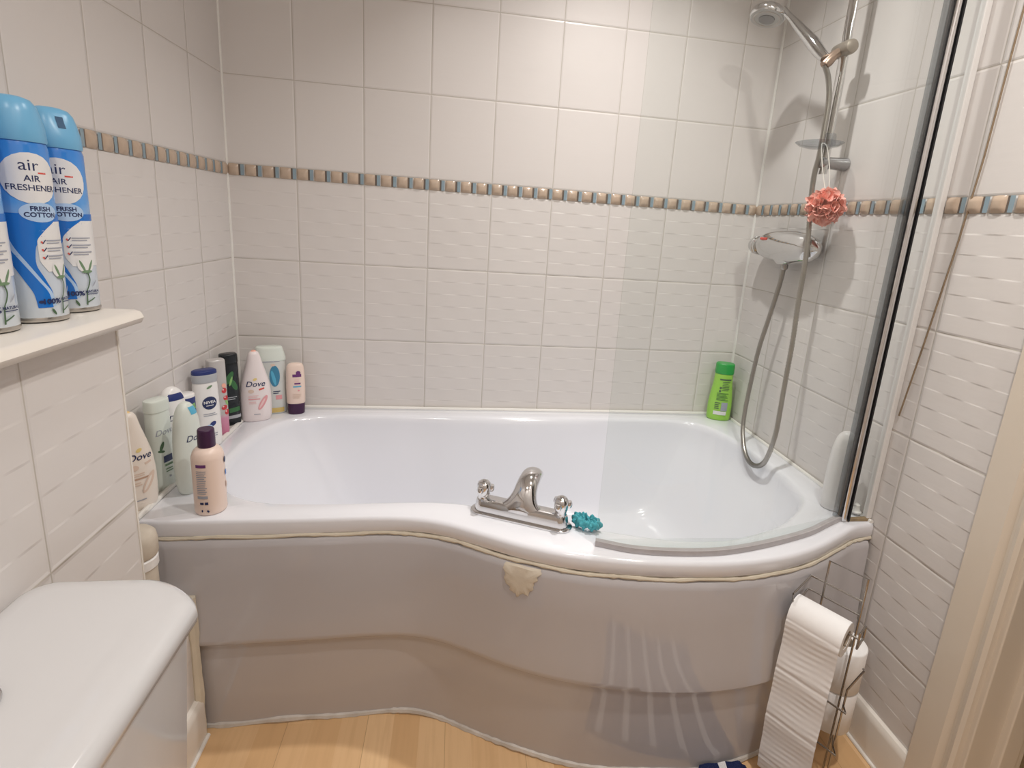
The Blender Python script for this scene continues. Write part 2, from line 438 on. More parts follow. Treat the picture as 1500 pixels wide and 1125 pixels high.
# ------------------------------------------------------------------ room shell
YF = -2.30; ZC = 2.36
def wall(name, p0, p1, z0, z1, u0, normal, m, t=0.08, voff=0.0, hole=None):
    """vertical wall face from p0 to p1 (xy) with uv in metres; thickness t away from the room"""
    mb = MB(); d = (Vector(p1)-Vector(p0)); L = d.length; nx, ny = normal
    def f(i, j): return (p0[0]+d.x*i, p0[1]+d.y*i, lerp(z0, z1, j))
    mb.grid(1, 1, f, 0, lambda i, j: (u0+L*i, lerp(z0, z1, j)+voff))
    def g(i, j): return (p0[0]+d.x*i-nx*t, p0[1]+d.y*i-ny*t, lerp(z0, z1, j))
    mb.grid(1, 1, g, 0, lambda i, j: (u0+L*i, lerp(z0, z1, j)+voff))
    n = 4; mb.f += [(0,1,5,4),(2,3,7,6),(0,2,6,4),(1,3,7,5)]; mb.m += [0]*4
    return struct(name, mb, m, smooth=False)

wall('wall_back', (-0.08, 0), (W+0.08, 0), 0, ZC, -0.08, (0, -1), M['tile'])
wall('wall_left', (0, 0), (0, YF), 0, ZC, 0, (1, 0), M['tile'])
YD0, YD1, ZD = -1.09, -1.86, 2.05            # doorway in the right wall
wall('wall_right', (W, 0), (W, YD0), 0, ZC, 0, (-1, 0), M['tile'])
wall('wall_right_beyond_door', (W, YD1), (W, YF), 0, ZC, -YD1, (-1, 0), M['tile'])
wall('wall_right_over_door', (W, YD0), (W, YD1), ZD, ZC, -YD0, (-1, 0), M['tile'])
wall('wall_front', (-0.08, YF), (W+0.08, YF), 0, ZC, 0, (0, 1), M['tile'])
fl = MB(); fl.grid(1, 1, lambda i, j: (lerp(-0.08, W+1.1, i), lerp(YF-0.08, 0.08, j), 0), 0, lambda i, j: (lerp(-0.08, W+1.1, i)-0.335+0.186, lerp(YF-0.08, 0.08, j)))
fl.grid(1, 1, lambda i, j: (lerp(-0.08, W+1.1, i), lerp(YF-0.08, 0.08, j), -0.05), 0)
struct('floor', fl, M['wood'], smooth=False)
struct('ceiling', MB().box((-0.08, YF-0.08, ZC), (W+1.1, 0.08, ZC+0.06)), M['plaster'], smooth=False)
# hall seen past the door frame
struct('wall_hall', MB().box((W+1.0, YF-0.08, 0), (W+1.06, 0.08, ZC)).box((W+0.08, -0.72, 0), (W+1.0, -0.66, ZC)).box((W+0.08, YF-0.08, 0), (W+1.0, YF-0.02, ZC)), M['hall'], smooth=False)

# boxing that stands in front of the left wall
BX = 0.15
bx = MB()
for (y0, y1, z1) in ((-0.8625, YF, 1.0), (-0.73, -0.8625, 0.37)):
    bx.grid(1, 1, lambda i, j: (BX, lerp(y0, y1, i), lerp(0, z1, j)), 0, lambda i, j: (lerp(-y0, -y1, i)-0.8625, (lerp(0, z1, j)-0.68)*0.25/0.345+0.783))
    bx.grid(1, 1, lambda i, j: (lerp(0, BX, i), y0, lerp(0, z1, j)), 0, lambda i, j: (lerp(0, BX, i)+0.02, (lerp(0, z1, j)-0.68)*0.25/0.345+0.783))
    bx.grid(1, 1, lambda i, j: (lerp(0, BX, i), lerp(y0, y1, j), z1), 0, lambda i, j: (lerp(0, BX, i)+0.02, 0.03+0.1*j))
struct('wall_boxing', bx, M['tile'], smooth=False)
struct('trim_boxing_corner', MB().box((BX-0.002, -0.8635, 0.0), (BX+0.0015, -0.8595, 1.0)), M['skirt'], smooth=False)

# mosaic border tiles
def border(name, fn, length, start=0.0):
    """fn(u, d, v) -> point, d out of the wall"""
    mb = MB(); z0, z1 = 1.2835, 1.3151; k = 0; u = start
    while u < length-0.005:
        e = min(u+0.0335, length)
        def p(i, j):
            b = 0.0025+0.005*(1-abs(2*i-1)**3)*(1-abs(2*j-1)**4)
            if i in (0, 1) or j in (0, 1): b = 0.001
            return fn(lerp(u+0.0015, e, i), b, lerp(z0, z1, j)+(0.0012 if j == 1 else -0.0012 if j == 0 else 0)*(1-abs(2*i-1)**2))
        mb.grid(8, 6, p, 0)
        if u+0.0395 < length:
            q = lambda a, b, d, mi: mb.grid(1, 1, lambda i, j: fn(lerp(a, b, i), d, lerp(z0, z1, j)), mi)
            q(u+0.0335, min(u+0.0392, length), 0.0015, 2); q(u+0.0392, min(u+0.0493, length), 0.003, 1)
        u += 0.05; k += 1
    return struct(name, mb, [M['beige'], M['blue'], M['dark']])
border('trim_1', lambda u, d, v: (u, -d, v), W)
border('trim_2', lambda u, d, v: (d, -u, v), 2.28)
border('trim_3', lambda u, d, v: (W-d, -u, v), 1.0)

# tile corner silicone
sil = MB().tube([(0.001, -0.001, H), (0.001, -0.001, ZC)], 0.0045, 8).tube([(W-0.001, -0.001, H), (W-0.001, -0.001, ZC)], 0.0055, 8)
struct('trim_4', sil, M['silicone'])

# skirting boards
def skirting(name, x, sx, y0, y1):
    mb = MB(); prof = [(0, 0), (0.015, 0), (0.015, 0.092), (0.013, 0.102), (0.008, 0.109), (0, 0.112)]
    mb.loft([[(x+sx*a, y, b) for a, b in prof] for y in (y0, y1)])
    return struct(name, mb, M['skirt'], angle=30)
skirting('baseboard_left', BX, 1, -0.725, YF)
skirting('baseboard_right', W, -1, -0.80, -1.0)
mb = MB().tube([(W-0.017, -0.80, 0.003), (W-0.017, -0.99, 0.003)], 0.005, 8).tube([(BX+0.017, -0.722, 0.003), (BX+0.017, -1.2, 0.003)], 0.005, 8)
struct('trim_5', mb, M['silicone'])
struct('trim_6', MB().tube([(BX+0.004, -0.722, z/20*0.37) for z in range(21)], [0.010+0.003*random.random() for _ in range(21)], 8), M['sealant'])

# door architrave, jamb and stop
mb = MB()
prof = [(-0.995, 0), (-0.995, -0.016), (-1.048, -0.016), (-1.054, -0.012), (-1.058, -0.007), (-1.063, -0.007), (-1.067, -0.013), (-1.075, -0.016), (-1.082, -0.012), (-1.084, 0)]
mb.loft([[(W+d, y, z) for y, d in prof] for z in (0, ZD+0.09)])
struct('trim_7', mb, M['gloss'], angle=30)
mb = MB().box((W-0.002, YD0-0.004, 0), (W+0.135, YD0+0.03, ZD)).box((W+0.060, YD0-0.018, 0), (W+0.100, YD0+0.001, ZD)).box((W-0.002, YD1-0.03, 0), (W+0.13, YD1, ZD)).box((W-0.002, YD1, ZD-0.03), (W+0.13, YD0, ZD))
struct('door_1', mb, M['gloss'], smooth=False, bevel=0.003)

# ------------------------------------------------------------------ bath
FRONT = [(0.055,-0.7095),(0.14,-0.7095),(0.23,-0.709),(0.394,-0.707),(0.50,-0.7035),(0.58,-0.705),(0.64,-0.7135),(0.70,-0.735),(0.761,-0.768),(0.845,-0.8145),(0.927,-0.849),(1.0,-0.869),(1.08,-0.884),(1.176,-0.894),(1.294,-0.897),(1.413,-0.882),(1.5175,-0.849),(1.61,-0.805),(1.67,-0.775),(1.7285,-0.763)]
fx = [p[0] for p in FRONT]; fy = [p[1] for p in FRONT]
def yf(x): return interp(fx, fy, x)
fc = catmull([(x, y, 0) for x, y in FRONT], 8)
outer = [(0.055, -0.003), (1.7285, -0.003)] + [(p.x, p.y) for p in reversed(fc)]
INNER = [(0.20,-0.605),(0.28,-0.640),(0.40,-0.648),(0.545,-0.6455),(0.66,-0.647),(0.75,-0.664),(0.85,-0.700),(0.95,-0.745),(1.06,-0.785),(1.20,-0.822),(1.33,-0.822),(1.46,-0.779),(1.553,-0.7226),(1.634,-0.641),(1.664,-0.526),(1.662,-0.42),(1.652,-0.30),(1.628,-0.19),(1.585,-0.115),(1.50,-0.078),(1.27,-0.068),(0.90,-0.069),(0.55,-0.0705),(0.32,-0.076),(0.22,-0.098),(0.155,-0.15),(0.118,-0.24),(0.108,-0.36),(0.115,-0.46),(0.145,-0.55)]
inner = [(p.x, p.y) for p in smooth_closed([(x, y, 0) for x, y in INNER], 6)]
CB = (0.93, -0.40)
def polar(poly, ang):
    dx, dy = math.cos(ang), math.sin(ang); best = None
    for i in range(len(poly)):
        ax, ay = poly[i][0]-CB[0], poly[i][1]-CB[1]; bx_, by_ = poly[(i+1) % len(poly)][0]-CB[0], poly[(i+1) % len(poly)][1]-CB[1]
        ex, ey = bx_-ax, by_-ay; den = dx*ey-dy*ex
        if abs(den) < 1e-12: continue
        t = (ax*ey-ay*ex)/den; s_ = (ax*dy-ay*dx)/den
        if t > 0 and -1e-6 <= s_ <= 1+1e-6 and (best is None or t > best): best = t
    return best
angs = sorted([2*PI*i/260-PI for i in range(260)] + [math.atan2(p[1]-CB[1], p[0]-CB[0]) for p in (outer[0], outer[1], outer[2], outer[-1])])
Ro = [polar(outer, a) for a in angs]; Ri = [polar(inner, a) for a in angs]
def loop(R, inset, z): return [(CB[0]+(r-inset)*math.cos(a), CB[1]+(r-inset)*math.sin(a), z) for r, a in zip(R, angs)]
def loopf(R, fn, z): return [(CB[0]+(r*fn(a, r))*math.cos(a), CB[1]+(r*fn(a, r))*math.sin(a), z) for r, a in zip(R, angs)]
rings = [loop(Ro, 0.035, H-0.036), loop(Ro, 0.004, H-0.037), loop(Ro, 0.0005, H-0.033), loop(Ro, 0.0, H-0.010), loop(Ro, 0.003, H-0.003), loop(Ro, 0.010, H)]
for d, z in ((0.0, 0.0), (0.006, -0.0012), (0.012, -0.005), (0.017, -0.012), (0.021, -0.024), (0.025, -0.05)): rings.append(loop(Ri, d, H+z))
for t in (0.2, 0.4, 0.6, 0.8, 0.9): 
    rings.append([(CB[0]+(r-0.025-t*(0.05+0.14*abs(math.cos(a))**3))*math.cos(a), CB[1]+(r-0.025-t*(0.05+0.14*abs(math.cos(a))**3))*math.sin(a), H-0.05-0.27*t) for r, a in zip(Ri, angs)])
for k in (0.95, 0.86, 0.70, 0.4, 0.12):
    base = rings[-1] if k == 0.95 else base0
    if k == 0.95: base0 = base
    rings.append([(CB[0]+(x-CB[0])*k, CB[1]+(y-CB[1])*k, H-0.05-0.27*0.9-0.05*min(1, (1-k)*5)**0.5-0.012*(1-k)) for x, y, z in base0])
bath = thing('bath', 'white shower bath with a curved wide end below the tiled back wall', 'bath', (0, 0, 0))
tub = MB().loft(rings, 0, False, True).build('tub', M['acrylic'], bath, angle=60)
# sealant under the rim
pts = [(p.x, p.y+0.004, H-0.0415+0.0015*math.sin(p.x*37)) for p in fc]
MB().tube(pts, [0.0042+0.0022*random.random() for _ in pts], 8).build('rim_sealant', M['sealant'], bath)
s1 = MB().tube([(0.056, -0.0075, H+0.001), (W-0.0075, -0.0075, H+0.001)], 0.0065, 8).tube([(W-0.0075, -0.0075, H+0.001), (W-0.0075, -0.76, H+0.001)], 0.006, 8)
ys = [-0.01-0.69*i/30 for i in range(31)]
s1.tube([(0.055, y, H+0.001) for y in ys], [0.0055+0.0025*random.random() for _ in ys], 8)
s1.build('silicone_bead', M['silicone'], bath)
# ledge between left wall and bath
struct('trim_8', MB().box((0.0, -0.71, H-0.06), (0.0545, 0, H)), M['skirt'], smooth=False, bevel=0.003)

# panel
def offset_curve(pts, d):
    out = []
    for i, p in enumerate(pts):
        a = pts[max(i-1, 0)]; b = pts[min(i+1, len(pts)-1)]; t = (b-a).normalized(); n = Vector((t.y, -t.x, 0))
        out.append(p+n*d)
    return out
fp = [p for p in fc if p.x < 1.727]; fp[0] = Vector((0.06, fp[0].y, 0))
PROF = [(-0.012,H-0.046),(-0.006,H-0.046),(0.000,H-0.048),(0.004,H-0.054),(0.006,H-0.064),(0.006,0.40),(0.008,0.30),(0.0115,0.256),(0.011,0.244),(0.008,0.240),(-0.001,0.237),(-0.003,0.232),(-0.004,0.22),(-0.009,0.06),(-0.011,0.02),(-0.011,0.002),(-0.030,0.002),(-0.030,H-0.046)]
def sst(t): t = max(0, min(1, t)); return t*t*(3-2*t)
def flare(x, z): return sst((x-0.85)/0.4)*sst((H-0.05-z)/0.3)*0.012
def apron_curve(d_, z):
    q = offset_curve(fp, d_)
    r_ = offset_curve(fp, d_+0.01)
    return [a_.lerp(b_, flare(a_.x, z)/0.01) for a_, b_ in zip(q, r_)]
prs = [[(q.x, q.y, z) for q in apron_curve(d, z)] for d, z in PROF]
rings = [[prs[k][i] for k in range(len(PROF))] for i in range(len(fp))]
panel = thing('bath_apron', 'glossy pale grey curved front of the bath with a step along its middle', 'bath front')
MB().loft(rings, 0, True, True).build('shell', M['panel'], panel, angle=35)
# peeling patch under the rim by the taps
def pan_pt(x, z, e):
    i = min(range(len(fp)), key=lambda k: abs(fp[k].x-x)); i = max(1, min(len(fp)-2, i))
    q = offset_curve(fp, interp(sorted([p[1] for p in PROF[2:16]]), [p[0] for p in sorted(PROF[2:16], key=lambda c: c[1])], z)+e)
    j = i if fp[i].x <= x else i-1; t = (x-fp[j].x)/(fp[j+1].x-fp[j].x); return q[j].lerp(q[j+1], t)
pm = MB(); xc, zc = 0.853, H-0.085
EDG = [(-0.030,0.036),(-0.034,0.022),(-0.028,0.014),(-0.031,0.002),(-0.027,-0.012),(-0.020,-0.016),(-0.016,-0.027),(-0.007,-0.030),(-0.003,-0.039),(0.003,-0.030),(0.012,-0.026),(0.020,-0.030),(0.023,-0.016),(0.030,-0.010),(0.029,0.004),(0.036,0.012),(0.034,0.022),(0.043,0.030),(0.040,0.037)]
edge = []
for k in range(len(EDG)):
    (x0, z0), (x1, z1) = EDG[k], EDG[(k+1) % len(EDG)]
    for q in range(3): edge.append((lerp(x0, x1, q/3)+random.uniform(-0.0015, 0.0015)*(q > 0), lerp(z0, z1, q/3)+random.uniform(-0.0015, 0.0015)*(q > 0)))
vs = []; N = len(edge)
for k, (s_, e) in enumerate(((1.0, 0.0002), (0.9, 0.0020), (0.45, 0.0018))):
    for ex, ez in edge:
        x, z = xc+ex*s_, min(zc+ez*s_, H-0.048); q = pan_pt(x, z, e+0.0006); vs.append((q.x, q.y, z))
pm.loft([vs[:N], vs[N:2*N], vs[2*N:]], 0, False, True).build('peeled_patch', M['peel'], panel)
pts = [(q.x, q.y, 0.004+0.003*math.sin(q.x*23)) for q in apron_curve(-0.013, 0.0)]
MB().tube(pts, [0.007+0.003*random.random() for _ in pts], 8).build('floor_sealant', M['dirtyseal'], panel)

# ------------------------------------------------------------------ shower screen
SCR = [(1.008,-0.825),(1.086,-0.8546),(1.186,-0.868),(1.279,-0.867),(1.386,-0.846),(1.511,-0.8085),(1.590,-0.772),(1.643,-0.747)]
sc_ = catmull([(x, y, 0) for x, y in SCR], 8)
ZT = 1.95
screen = thing('shower_screen', 'curved clear glass shower screen hinged on a chrome pole at the right wall', 'shower screen', (0, 0, 0))
inn, out_ = offset_curve(sc_, -0.003), offset_curve(sc_, 0.003)
ring2 = lambda z: [(p.x, p.y, z) for p in inn]+[(p.x, p.y, z) for p in reversed(out_)]
MB().loft([ring2(H+0.012), ring2(ZT)], 0, True, True).build('curved_glass', M['glass'], screen, angle=30)
PX, PY = 1.653, -0.747
side = [Vector((PX+0.012, PY, 0)), Vector((W-0.006, -0.744, 0))]
MB().box((PX+0.011, PY-0.002, H+0.008), (W-0.008, PY+0.004, ZT)).build('side_glass', M['glass'], screen, smooth=False)
pole = MB().loft([[(PX+0.0085*math.cos(2*PI*i/20), PY+0.010*math.sin(2*PI*i/20), z) for i in range(20)] for z in (H+0.002, ZT+0.01)]).build('pole', M['chrome'], screen)
g = MB().box((PX-0.0105, PY-0.006, H+0.002), (PX-0.0085, PY+0.006, ZT)).box((PX+0.0085, PY-0.010, H+0.002), (PX+0.0125, PY-0.002, ZT))
g.build('gasket', M['black'], screen, smooth=False)
MB().box((PX-0.026, PY-0.006, H+0.012), (PX-0.0115, PY+0.004, ZT)).build('edge_seal', M['greyseal'], screen, smooth=False)
MB().box((W-0.016, -0.752, H+0.002), (W-0.001, -0.736, ZT+0.01)).build('wall_channel', M['channel'], screen, smooth=False, bevel=0.003)
a, b = offset_curve(sc_, -0.006), offset_curve(sc_, 0.006)
rings = [[(p.x, p.y, H+0.001), (p.x, p.y, H+0.013), (q.x, q.y, H+0.013), (q.x, q.y, H+0.001)] for p, q in zip(a, b)]
MB().loft(rings).build('bottom_seal', noisy('grimy_seal', (0.50, 0.48, 0.49), (0.34, 0.31, 0.31), 40, 0.35), screen, angle=30)
MB().tube([(PX+0.005, PY-0.001, H+0.002), (W-0.004, -0.747, H+0.002)], [0.006, 0.0075], 8).build('mouldy_sealant', M['mould'], screen)
# white cap standing behind the side glass
t_ = MB().lathe([(0.011, 0), (0.012, 0.004), (0.0075, 0.009), (0.006, 0.016), (0.0065, 0.021), (0.004, 0.024)], (W-0.021, -0.722, H+0.006), 20)
tag(t_.build('bottle_cap', M['white']), 'small white cap on the bath corner behind the narrow side glass', 'cap')

# ------------------------------------------------------------------ bath mixer tap
ta = math.atan2(-0.0955, 0.208)
tap = thing('bath_tap', 'chrome two-handled bath mixer tap on the front rim', 'tap', (0.860, -0.7165, H), ta)
def stadium(hx, hy, z, r=None): return [(x, y, z) for x, y in rrect(-hx, -hy, hx, hy, min(hx, hy)*0.999 if r is None else r, 8)]
MB().loft([stadium(0.120, 0.027, 0.0005), stadium(0.120, 0.027, 0.004), stadium(0.118, 0.025, 0.0055)]).build('base_plate', M['chrome'], tap)
MB().loft([stadium(0.112, 0.0205, 0.005), stadium(0.111, 0.020, 0.012), stadium(0.109, 0.0195, 0.026), stadium(0.107, 0.018, 0.031), stadium(0.101, 0.013, 0.034)]).build('bridge', M['chrome'], tap)
# spout: broad foot sweeping up and over towards the basin
sp = []
path = [(-0.002, -0.004, 0.020), (0.0, -0.003, 0.030), (0.002, 0.000, 0.043), (0.004, 0.007, 0.057), (0.005, 0.018, 0.071), (0.006, 0.034, 0.081), (0.006, 0.054, 0.084), (0.006, 0.074, 0.079), (0.006, 0.086, 0.071)]
wid = [(0.066, 0.017), (0.050, 0.018), (0.036, 0.019), (0.029, 0.019), (0.026, 0.0185), (0.025, 0.018), (0.024, 0.017), (0.022, 0.015), (0.018, 0.012)]
P9 = catmull(path, 4); W9 = catmull([(a, b, 0) for a, b in wid], 4)
for i, p in enumerate(P9):
    t = (P9[min(i+1, len(P9)-1)]-P9[max(i-1, 0)]).normalized(); x = Vector((1, 0, 0)); y = t.cross(x).normalized()
    sp.append([p+x*W9[i].x*math.cos(2*PI*k/24)+y*W9[i].y*math.sin(2*PI*k/24) for k in range(24)])
MB().loft(sp).build('spout', M['chrome'], tap)
for sx in (-0.092, 0.092):
    hd = MB().lathe([(0.0125, 0.030), (0.0135, 0.034), (0.0125, 0.037), (0.0135, 0.041), (0.0155, 0.046), (0.0165, 0.060), (0.0150, 0.068), (0.010, 0.073), (0.0, 0.0745)], (sx, 0, 0), 24).build('handle', M['chrome'], tap)
    kn = MB(); mt = Matrix.Rotation(PI/2, 4, 'Y') @ Matrix.Rotation(0.5, 4, 'X')
    for ang in (0.35, 0.35+2*PI/3, 0.35+4*PI/3):
        d = Vector((math.cos(ang), math.sin(ang), 0)); c = Vector((sx, 0, 0.057))+d*0.017
        kn.lathe([(0.0, -0.008), (0.006, -0.0068), (0.0085, 0.0), (0.006, 0.0068), (0.0, 0.008)], c, 14)
    kn.build('grip_lobe', M['chrome'], hd)
    MB().lathe([(0.005, 0.0742), (0.005, 0.0752), (0.0, 0.0755)], (sx, 0, 0), 16).build('indice', M['satin'], hd)

# ------------------------------------------------------------------ shower mixer valve, riser, handset, hose
mx = thing('shower_mixer', 'chrome wall-mounted thermostatic shower mixer under the pink puff', 'shower mixer', (W-0.048, -0.27, 1.185))
body = []
for i in range(25):
    t = i/24; y = lerp(0.125, -0.165, t)
    hh = interp([0, 0.12, 0.35, 0.6, 0.8, 0.93, 1.0], [0.026, 0.040, 0.047, 0.048, 0.042, 0.028, 0.006], t); dd = interp([0, 0.2, 0.5, 0.8, 0.95, 1.0], [0.026, 0.033, 0.039, 0.034, 0.02, 0.006], t)
    body.append([(dd*math.cos(2*PI*k/28), y, hh*math.sin(2*PI*k/28)) for k in range(28)])
MB().loft(body).build('valve_body', M['chrome'], mx)
for yy in (0.03, -0.085):
    MB().lathe([(0.029, 0), (0.029, 0.006), (0.026, 0.010), (0.022, 0.020)], (0, 0, 0), 28, 0, Matrix.Translation((0.047, yy, 0)) @ Matrix.Rotation(-PI/2, 4, 'Y')).build('wall_flange', M['chrome'], mx)
low = []
for t, a_, b_ in ((0, 0.064, 0.030), (0.3, 0.062, 0.029), (0.6, 0.050, 0.025), (0.85, 0.038, 0.020), (1, 0.026, 0.016)):
    low.append([(b_*math.cos(2*PI*k/24), -0.012+a_*math.sin(2*PI*k/24), -0.018-0.034*t) for k in range(24)])
MB().loft(low).build('outlet_block', M['chrome'], mx)
rl = Matrix.Translation((0, 0.125, -0.002)) @ Matrix.Rotation(-PI/2, 4, 'X')
kb = MB().lathe([(0.024, -0.006), (0.031, -0.004), (0.031, 0.004), (0.026, 0.006), (0.026, 0.010), (0.030, 0.012), (0.030, 0.022), (0.026, 0.024), (0.027, 0.027), (0.0255, 0.036), (0.018, 0.042), (0.0, 0.044)], (0, 0, 0), 28, 0, rl).build('temperature_knob', M['chrome'], mx)
MB().lathe([(0.007, 0.042), (0.007, 0.0455), (0, 0.046)], (0, 0, 0), 14, 0, rl).build('knob_plug', M['black'], kb)
MB().box((-0.034, 0.048, 0.016), (-0.022, 0.082, 0.024)).build('pink_reflection_patch', M['redink'], mx, smooth=False, bevel=0.002)  # raised red patch stands in for a pink reflection on the chrome
MB().lathe([(0.009, -0.052), (0.011, -0.050), (0.011, -0.064), (0.0085, -0.068)], (0, -0.020, 0), 18).build('hose_nut', M['satin'], mx)

RX, RY = 1.668, -0.410
rs = thing('shower_riser', 'chrome shower riser rail on the right wall with clear soap dish', 'shower rail', (RX, RY, 1.385))
sec = lambda z: [(0.0085*math.cos(2*PI*k/20), 0.0155*math.sin(2*PI*k/20), z) for k in range(20)]
MB().loft([sec(0.0), sec(0.75)]).build('rail', M['chrome'], rs)
for zz in (0.030, 0.735):
    br = MB(); R = [(W-RX-0.0005, 0.0215, 0.0175), (W-RX-0.006, 0.0215, 0.0175), (W-RX-0.014, 0.018, 0.0165), (0.010, 0.0165, 0.0155), (-0.004, 0.0170, 0.0155), (-0.012, 0.0155, 0.014), (-0.016, 0.009, 0.008)]
    br.loft([[(x, a_*math.cos(2*PI*k/24), zz+b_*math.sin(2*PI*k/24)) for k in range(24)] for x, a_, b_ in R])
    br.build('bracket', M['chrome'] if zz > 0.1 else mat('bracket_grey', (0.36, 0.36, 0.37), 0.2, metal=0.85), rs)
zc_ = 1.693-1.385
cl = MB().loft([[(-0.004+r*math.cos(2*PI*k/24), -0.020+d, zc_+r*1.0*math.sin(2*PI*k/24)) for k in range(24)] for r, d in ((0.013, 0.050), (0.017, 0.046), (0.018, 0.030), (0.018, -0.006), (0.016, -0.014), (0.008, -0.018))])
cl.build('slider', M['clampgrey'], rs)
MB().tube([(-0.010, 0.0, zc_-0.004), (-0.028, 0.0, zc_-0.016), (-0.042, 0.001, zc_-0.032), (-0.050, 0.001, zc_-0.042)], [0.0115, 0.012, 0.0145, 0.0115], 16).build('handset_cradle', mat('cradle_warm_reflection', (0.47, 0.35, 0.28), 0.35, metal=0.8), rs)  # orange reflection on the cradle end is put into its metal colour
ds = MB().lathe([(0.0, -0.010), (0.030, -0.009), (0.048, -0.004), (0.058, 0.003), (0.0595, 0.004), (0.057, 0.0045), (0.047, -0.001), (0.030, -0.006), (0.0, -0.007)], (-0.030, -0.008, 0.073), 36)
ds.lathe([(0.017, -0.004), (0.019, 0.0), (0.018, 0.024), (0.016, 0.030), (0.0135, 0.030)], (0, 0, 0.073), 24)
ds.build('soap_dish', M['dish'], rs)

hs = thing('shower_handset', 'chrome hand shower with round grey spray face in the rail slider', 'shower head', (0, 0, 0))
p0 = Vector((1.616, -0.410, 1.668)); hc = Vector((1.5415, -0.226, 1.8215)); nrm = Vector((-0.20, -0.10, -0.97)).normalized()
e_ = (p0-hc); e_ = (e_-nrm*e_.dot(nrm)).normalized(); p1 = hc+e_*0.044-nrm*0.002
hp = [p0, p0.lerp(p1, 0.12), p0.lerp(p1, 0.3)+Vector((0, 0, 0.002)), p0.lerp(p1, 0.55)+Vector((0, 0, 0.002)), p0.lerp(p1, 0.8)-nrm*0.002, p1]
MB().tube(catmull(hp, 5), [interp([0, 0.12, 0.35, 0.65, 0.85, 1], [0.0115, 0.0140, 0.0165, 0.0125, 0.0088, 0.0095], i/25) for i in range(26)], 20).build('handle', M['chrome'], hs)
q = nrm.to_track_quat('Z', 'Y').to_matrix().to_4x4(); mt = Matrix.Translation(hc) @ q
MB().lathe([(0.0, -0.020), (0.020, -0.019), (0.038, -0.014), (0.047, -0.006), (0.049, 0.002), (0.0485, 0.009), (0.046, 0.012)], (0, 0, 0), 40, 0, mt).build('head_shell', M['chrome'], hs)
MB().lathe([(0.046, 0.0115), (0.044, 0.0135), (0.0, 0.0140)], (0, 0, 0), 40, 0, mt).build('spray_face', M['face'], hs)
MB().lathe([(0.022, 0.0138), (0.0215, 0.0160), (0.0, 0.0165)], (0, 0, 0), 28, 0, mt).build('spray_centre', M['facedark'], hs)
MB().lathe([(0.038, 0.0136), (0.037, 0.0150), (0.033, 0.0150), (0.032, 0.0136)], (0, 0, 0), 36, 0, mt).build('spray_ring', M['satin'], hs)

HP = [(1.682,-0.290,1.124),(1.681,-0.288,1.09),(1.678,-0.283,1.043),(1.675,-0.266,0.953),(1.668,-0.254,0.861),(1.660,-0.253,0.746),(1.645,-0.271,0.634),(1.635,-0.299,0.574),(1.625,-0.351,0.531),(1.618,-0.410,0.527),(1.621,-0.454,0.560),(1.630,-0.467,0.645),(1.640,-0.455,0.725),(1.650,-0.440,0.804),(1.655,-0.433,0.924),(1.658,-0.422,1.041),(1.658,-0.421,1.138),(1.656,-0.414,1.231),(1.655,-0.400,1.323),(1.6505,-0.402,1.385),(1.650,-0.409,1.43),(1.650,-0.410,1.50),(1.648,-0.410,1.57),(1.637,-0.409,1.62),(1.620,-0.409,1.652)]
hp = catmull(HP, 26)
rad = [0.0068+0.0008*(1 if (i % 2) else -1) for i in range(len(hp))]
tag(MB().tube(hp, rad, 12).build('shower_hose', M['hose'], angle=180), 'flexible metal shower hose looping down to the bath rim', 'hose')

# ------------------------------------------------------------------ bath puff and scrunchie
def ruffle(centre, R, n, m, squash=(1, 1, 1), seed=1, amp=0.22, freq=7):
    rnd = random.Random(seed); mb = MB()
    for k in range(n):
        # random orientation of a wavy disc sector through the ball
        ax = Vector((rnd.uniform(-1, 1), rnd.uniform(-1, 1), rnd.uniform(-1, 1))).normalized()
        q = ax.to_track_quat('Z', 'Y').to_matrix(); f1 = freq+rnd.randint(-2, 3); ph = rnd.uniform(0, 6.3); off = rnd.uniform(-0.45, 0.45)*R
        rr = math.sqrt(max(0.05*R*R, R*R-off*off))*rnd.uniform(0.9, 1.05)
        def f(i, j):
            t = 2*PI*i; r = rr*(0.25+0.75*j); w = R*amp*j*j*math.sin(f1*t+ph)+R*0.10*j*math.sin(3*t+2*ph)
            r *= 1+0.06*math.sin(2*f1*t+ph)*j
            p = q @ Vector((r*math.cos(t), r*math.sin(t), off+w))
            return Vector((p.x*squash[0], p.y*squash[1], p.z*squash[2]))+Vector(centre)
        mb.grid(90, 5, f)
    return mb
pf = thing('bath_puff', 'coral pink mesh bath puff hanging below the soap dish', 'bath puff', (1.657, -0.463, 1.298))
ruffle((0, 0, 0), 0.049, 17, None, (0.85, 1.12, 0.95), 3).build('mesh_ruffles', M['pink'], pf, angle=180)
lp = [(-0.004, 0.004, 0.035), (-0.012, 0.020, 0.09), (-0.018, 0.034, 0.150), (-0.012, 0.040, 0.163), (-0.004, 0.030, 0.150), (0.002, 0.012, 0.09), (0.002, 0.0, 0.035)]
MB().tube(catmull(lp, 6), 0.0013, 8).build('hanging_loop', M['string'], pf)
sc2 = thing('scrunchie', 'small teal ruffled scrunchie on the rim beside the bath tap', 'scrunchie', (1.003, -0.762, H+0.011), -0.6)
mb = MB(); rnd = random.Random(8)
def sf(i, j):
    t = 2*PI*i; s_ = 2*PI*j
    r = 0.0085*(1+0.30*math.sin(9*t+2*s_)+0.22*math.sin(17*t-3*s_)); R = 0.018
    return (1.25*(R+r*math.cos(s_))*math.cos(t), 0.72*(R+r*math.cos(s_))*math.sin(t), 0.002+r*math.sin(s_)*1.05+0.006*abs(math.sin(4*t)))
mb.grid(110, 18, sf); mb.build('ruffles', M['teal'], sc2, angle=180)

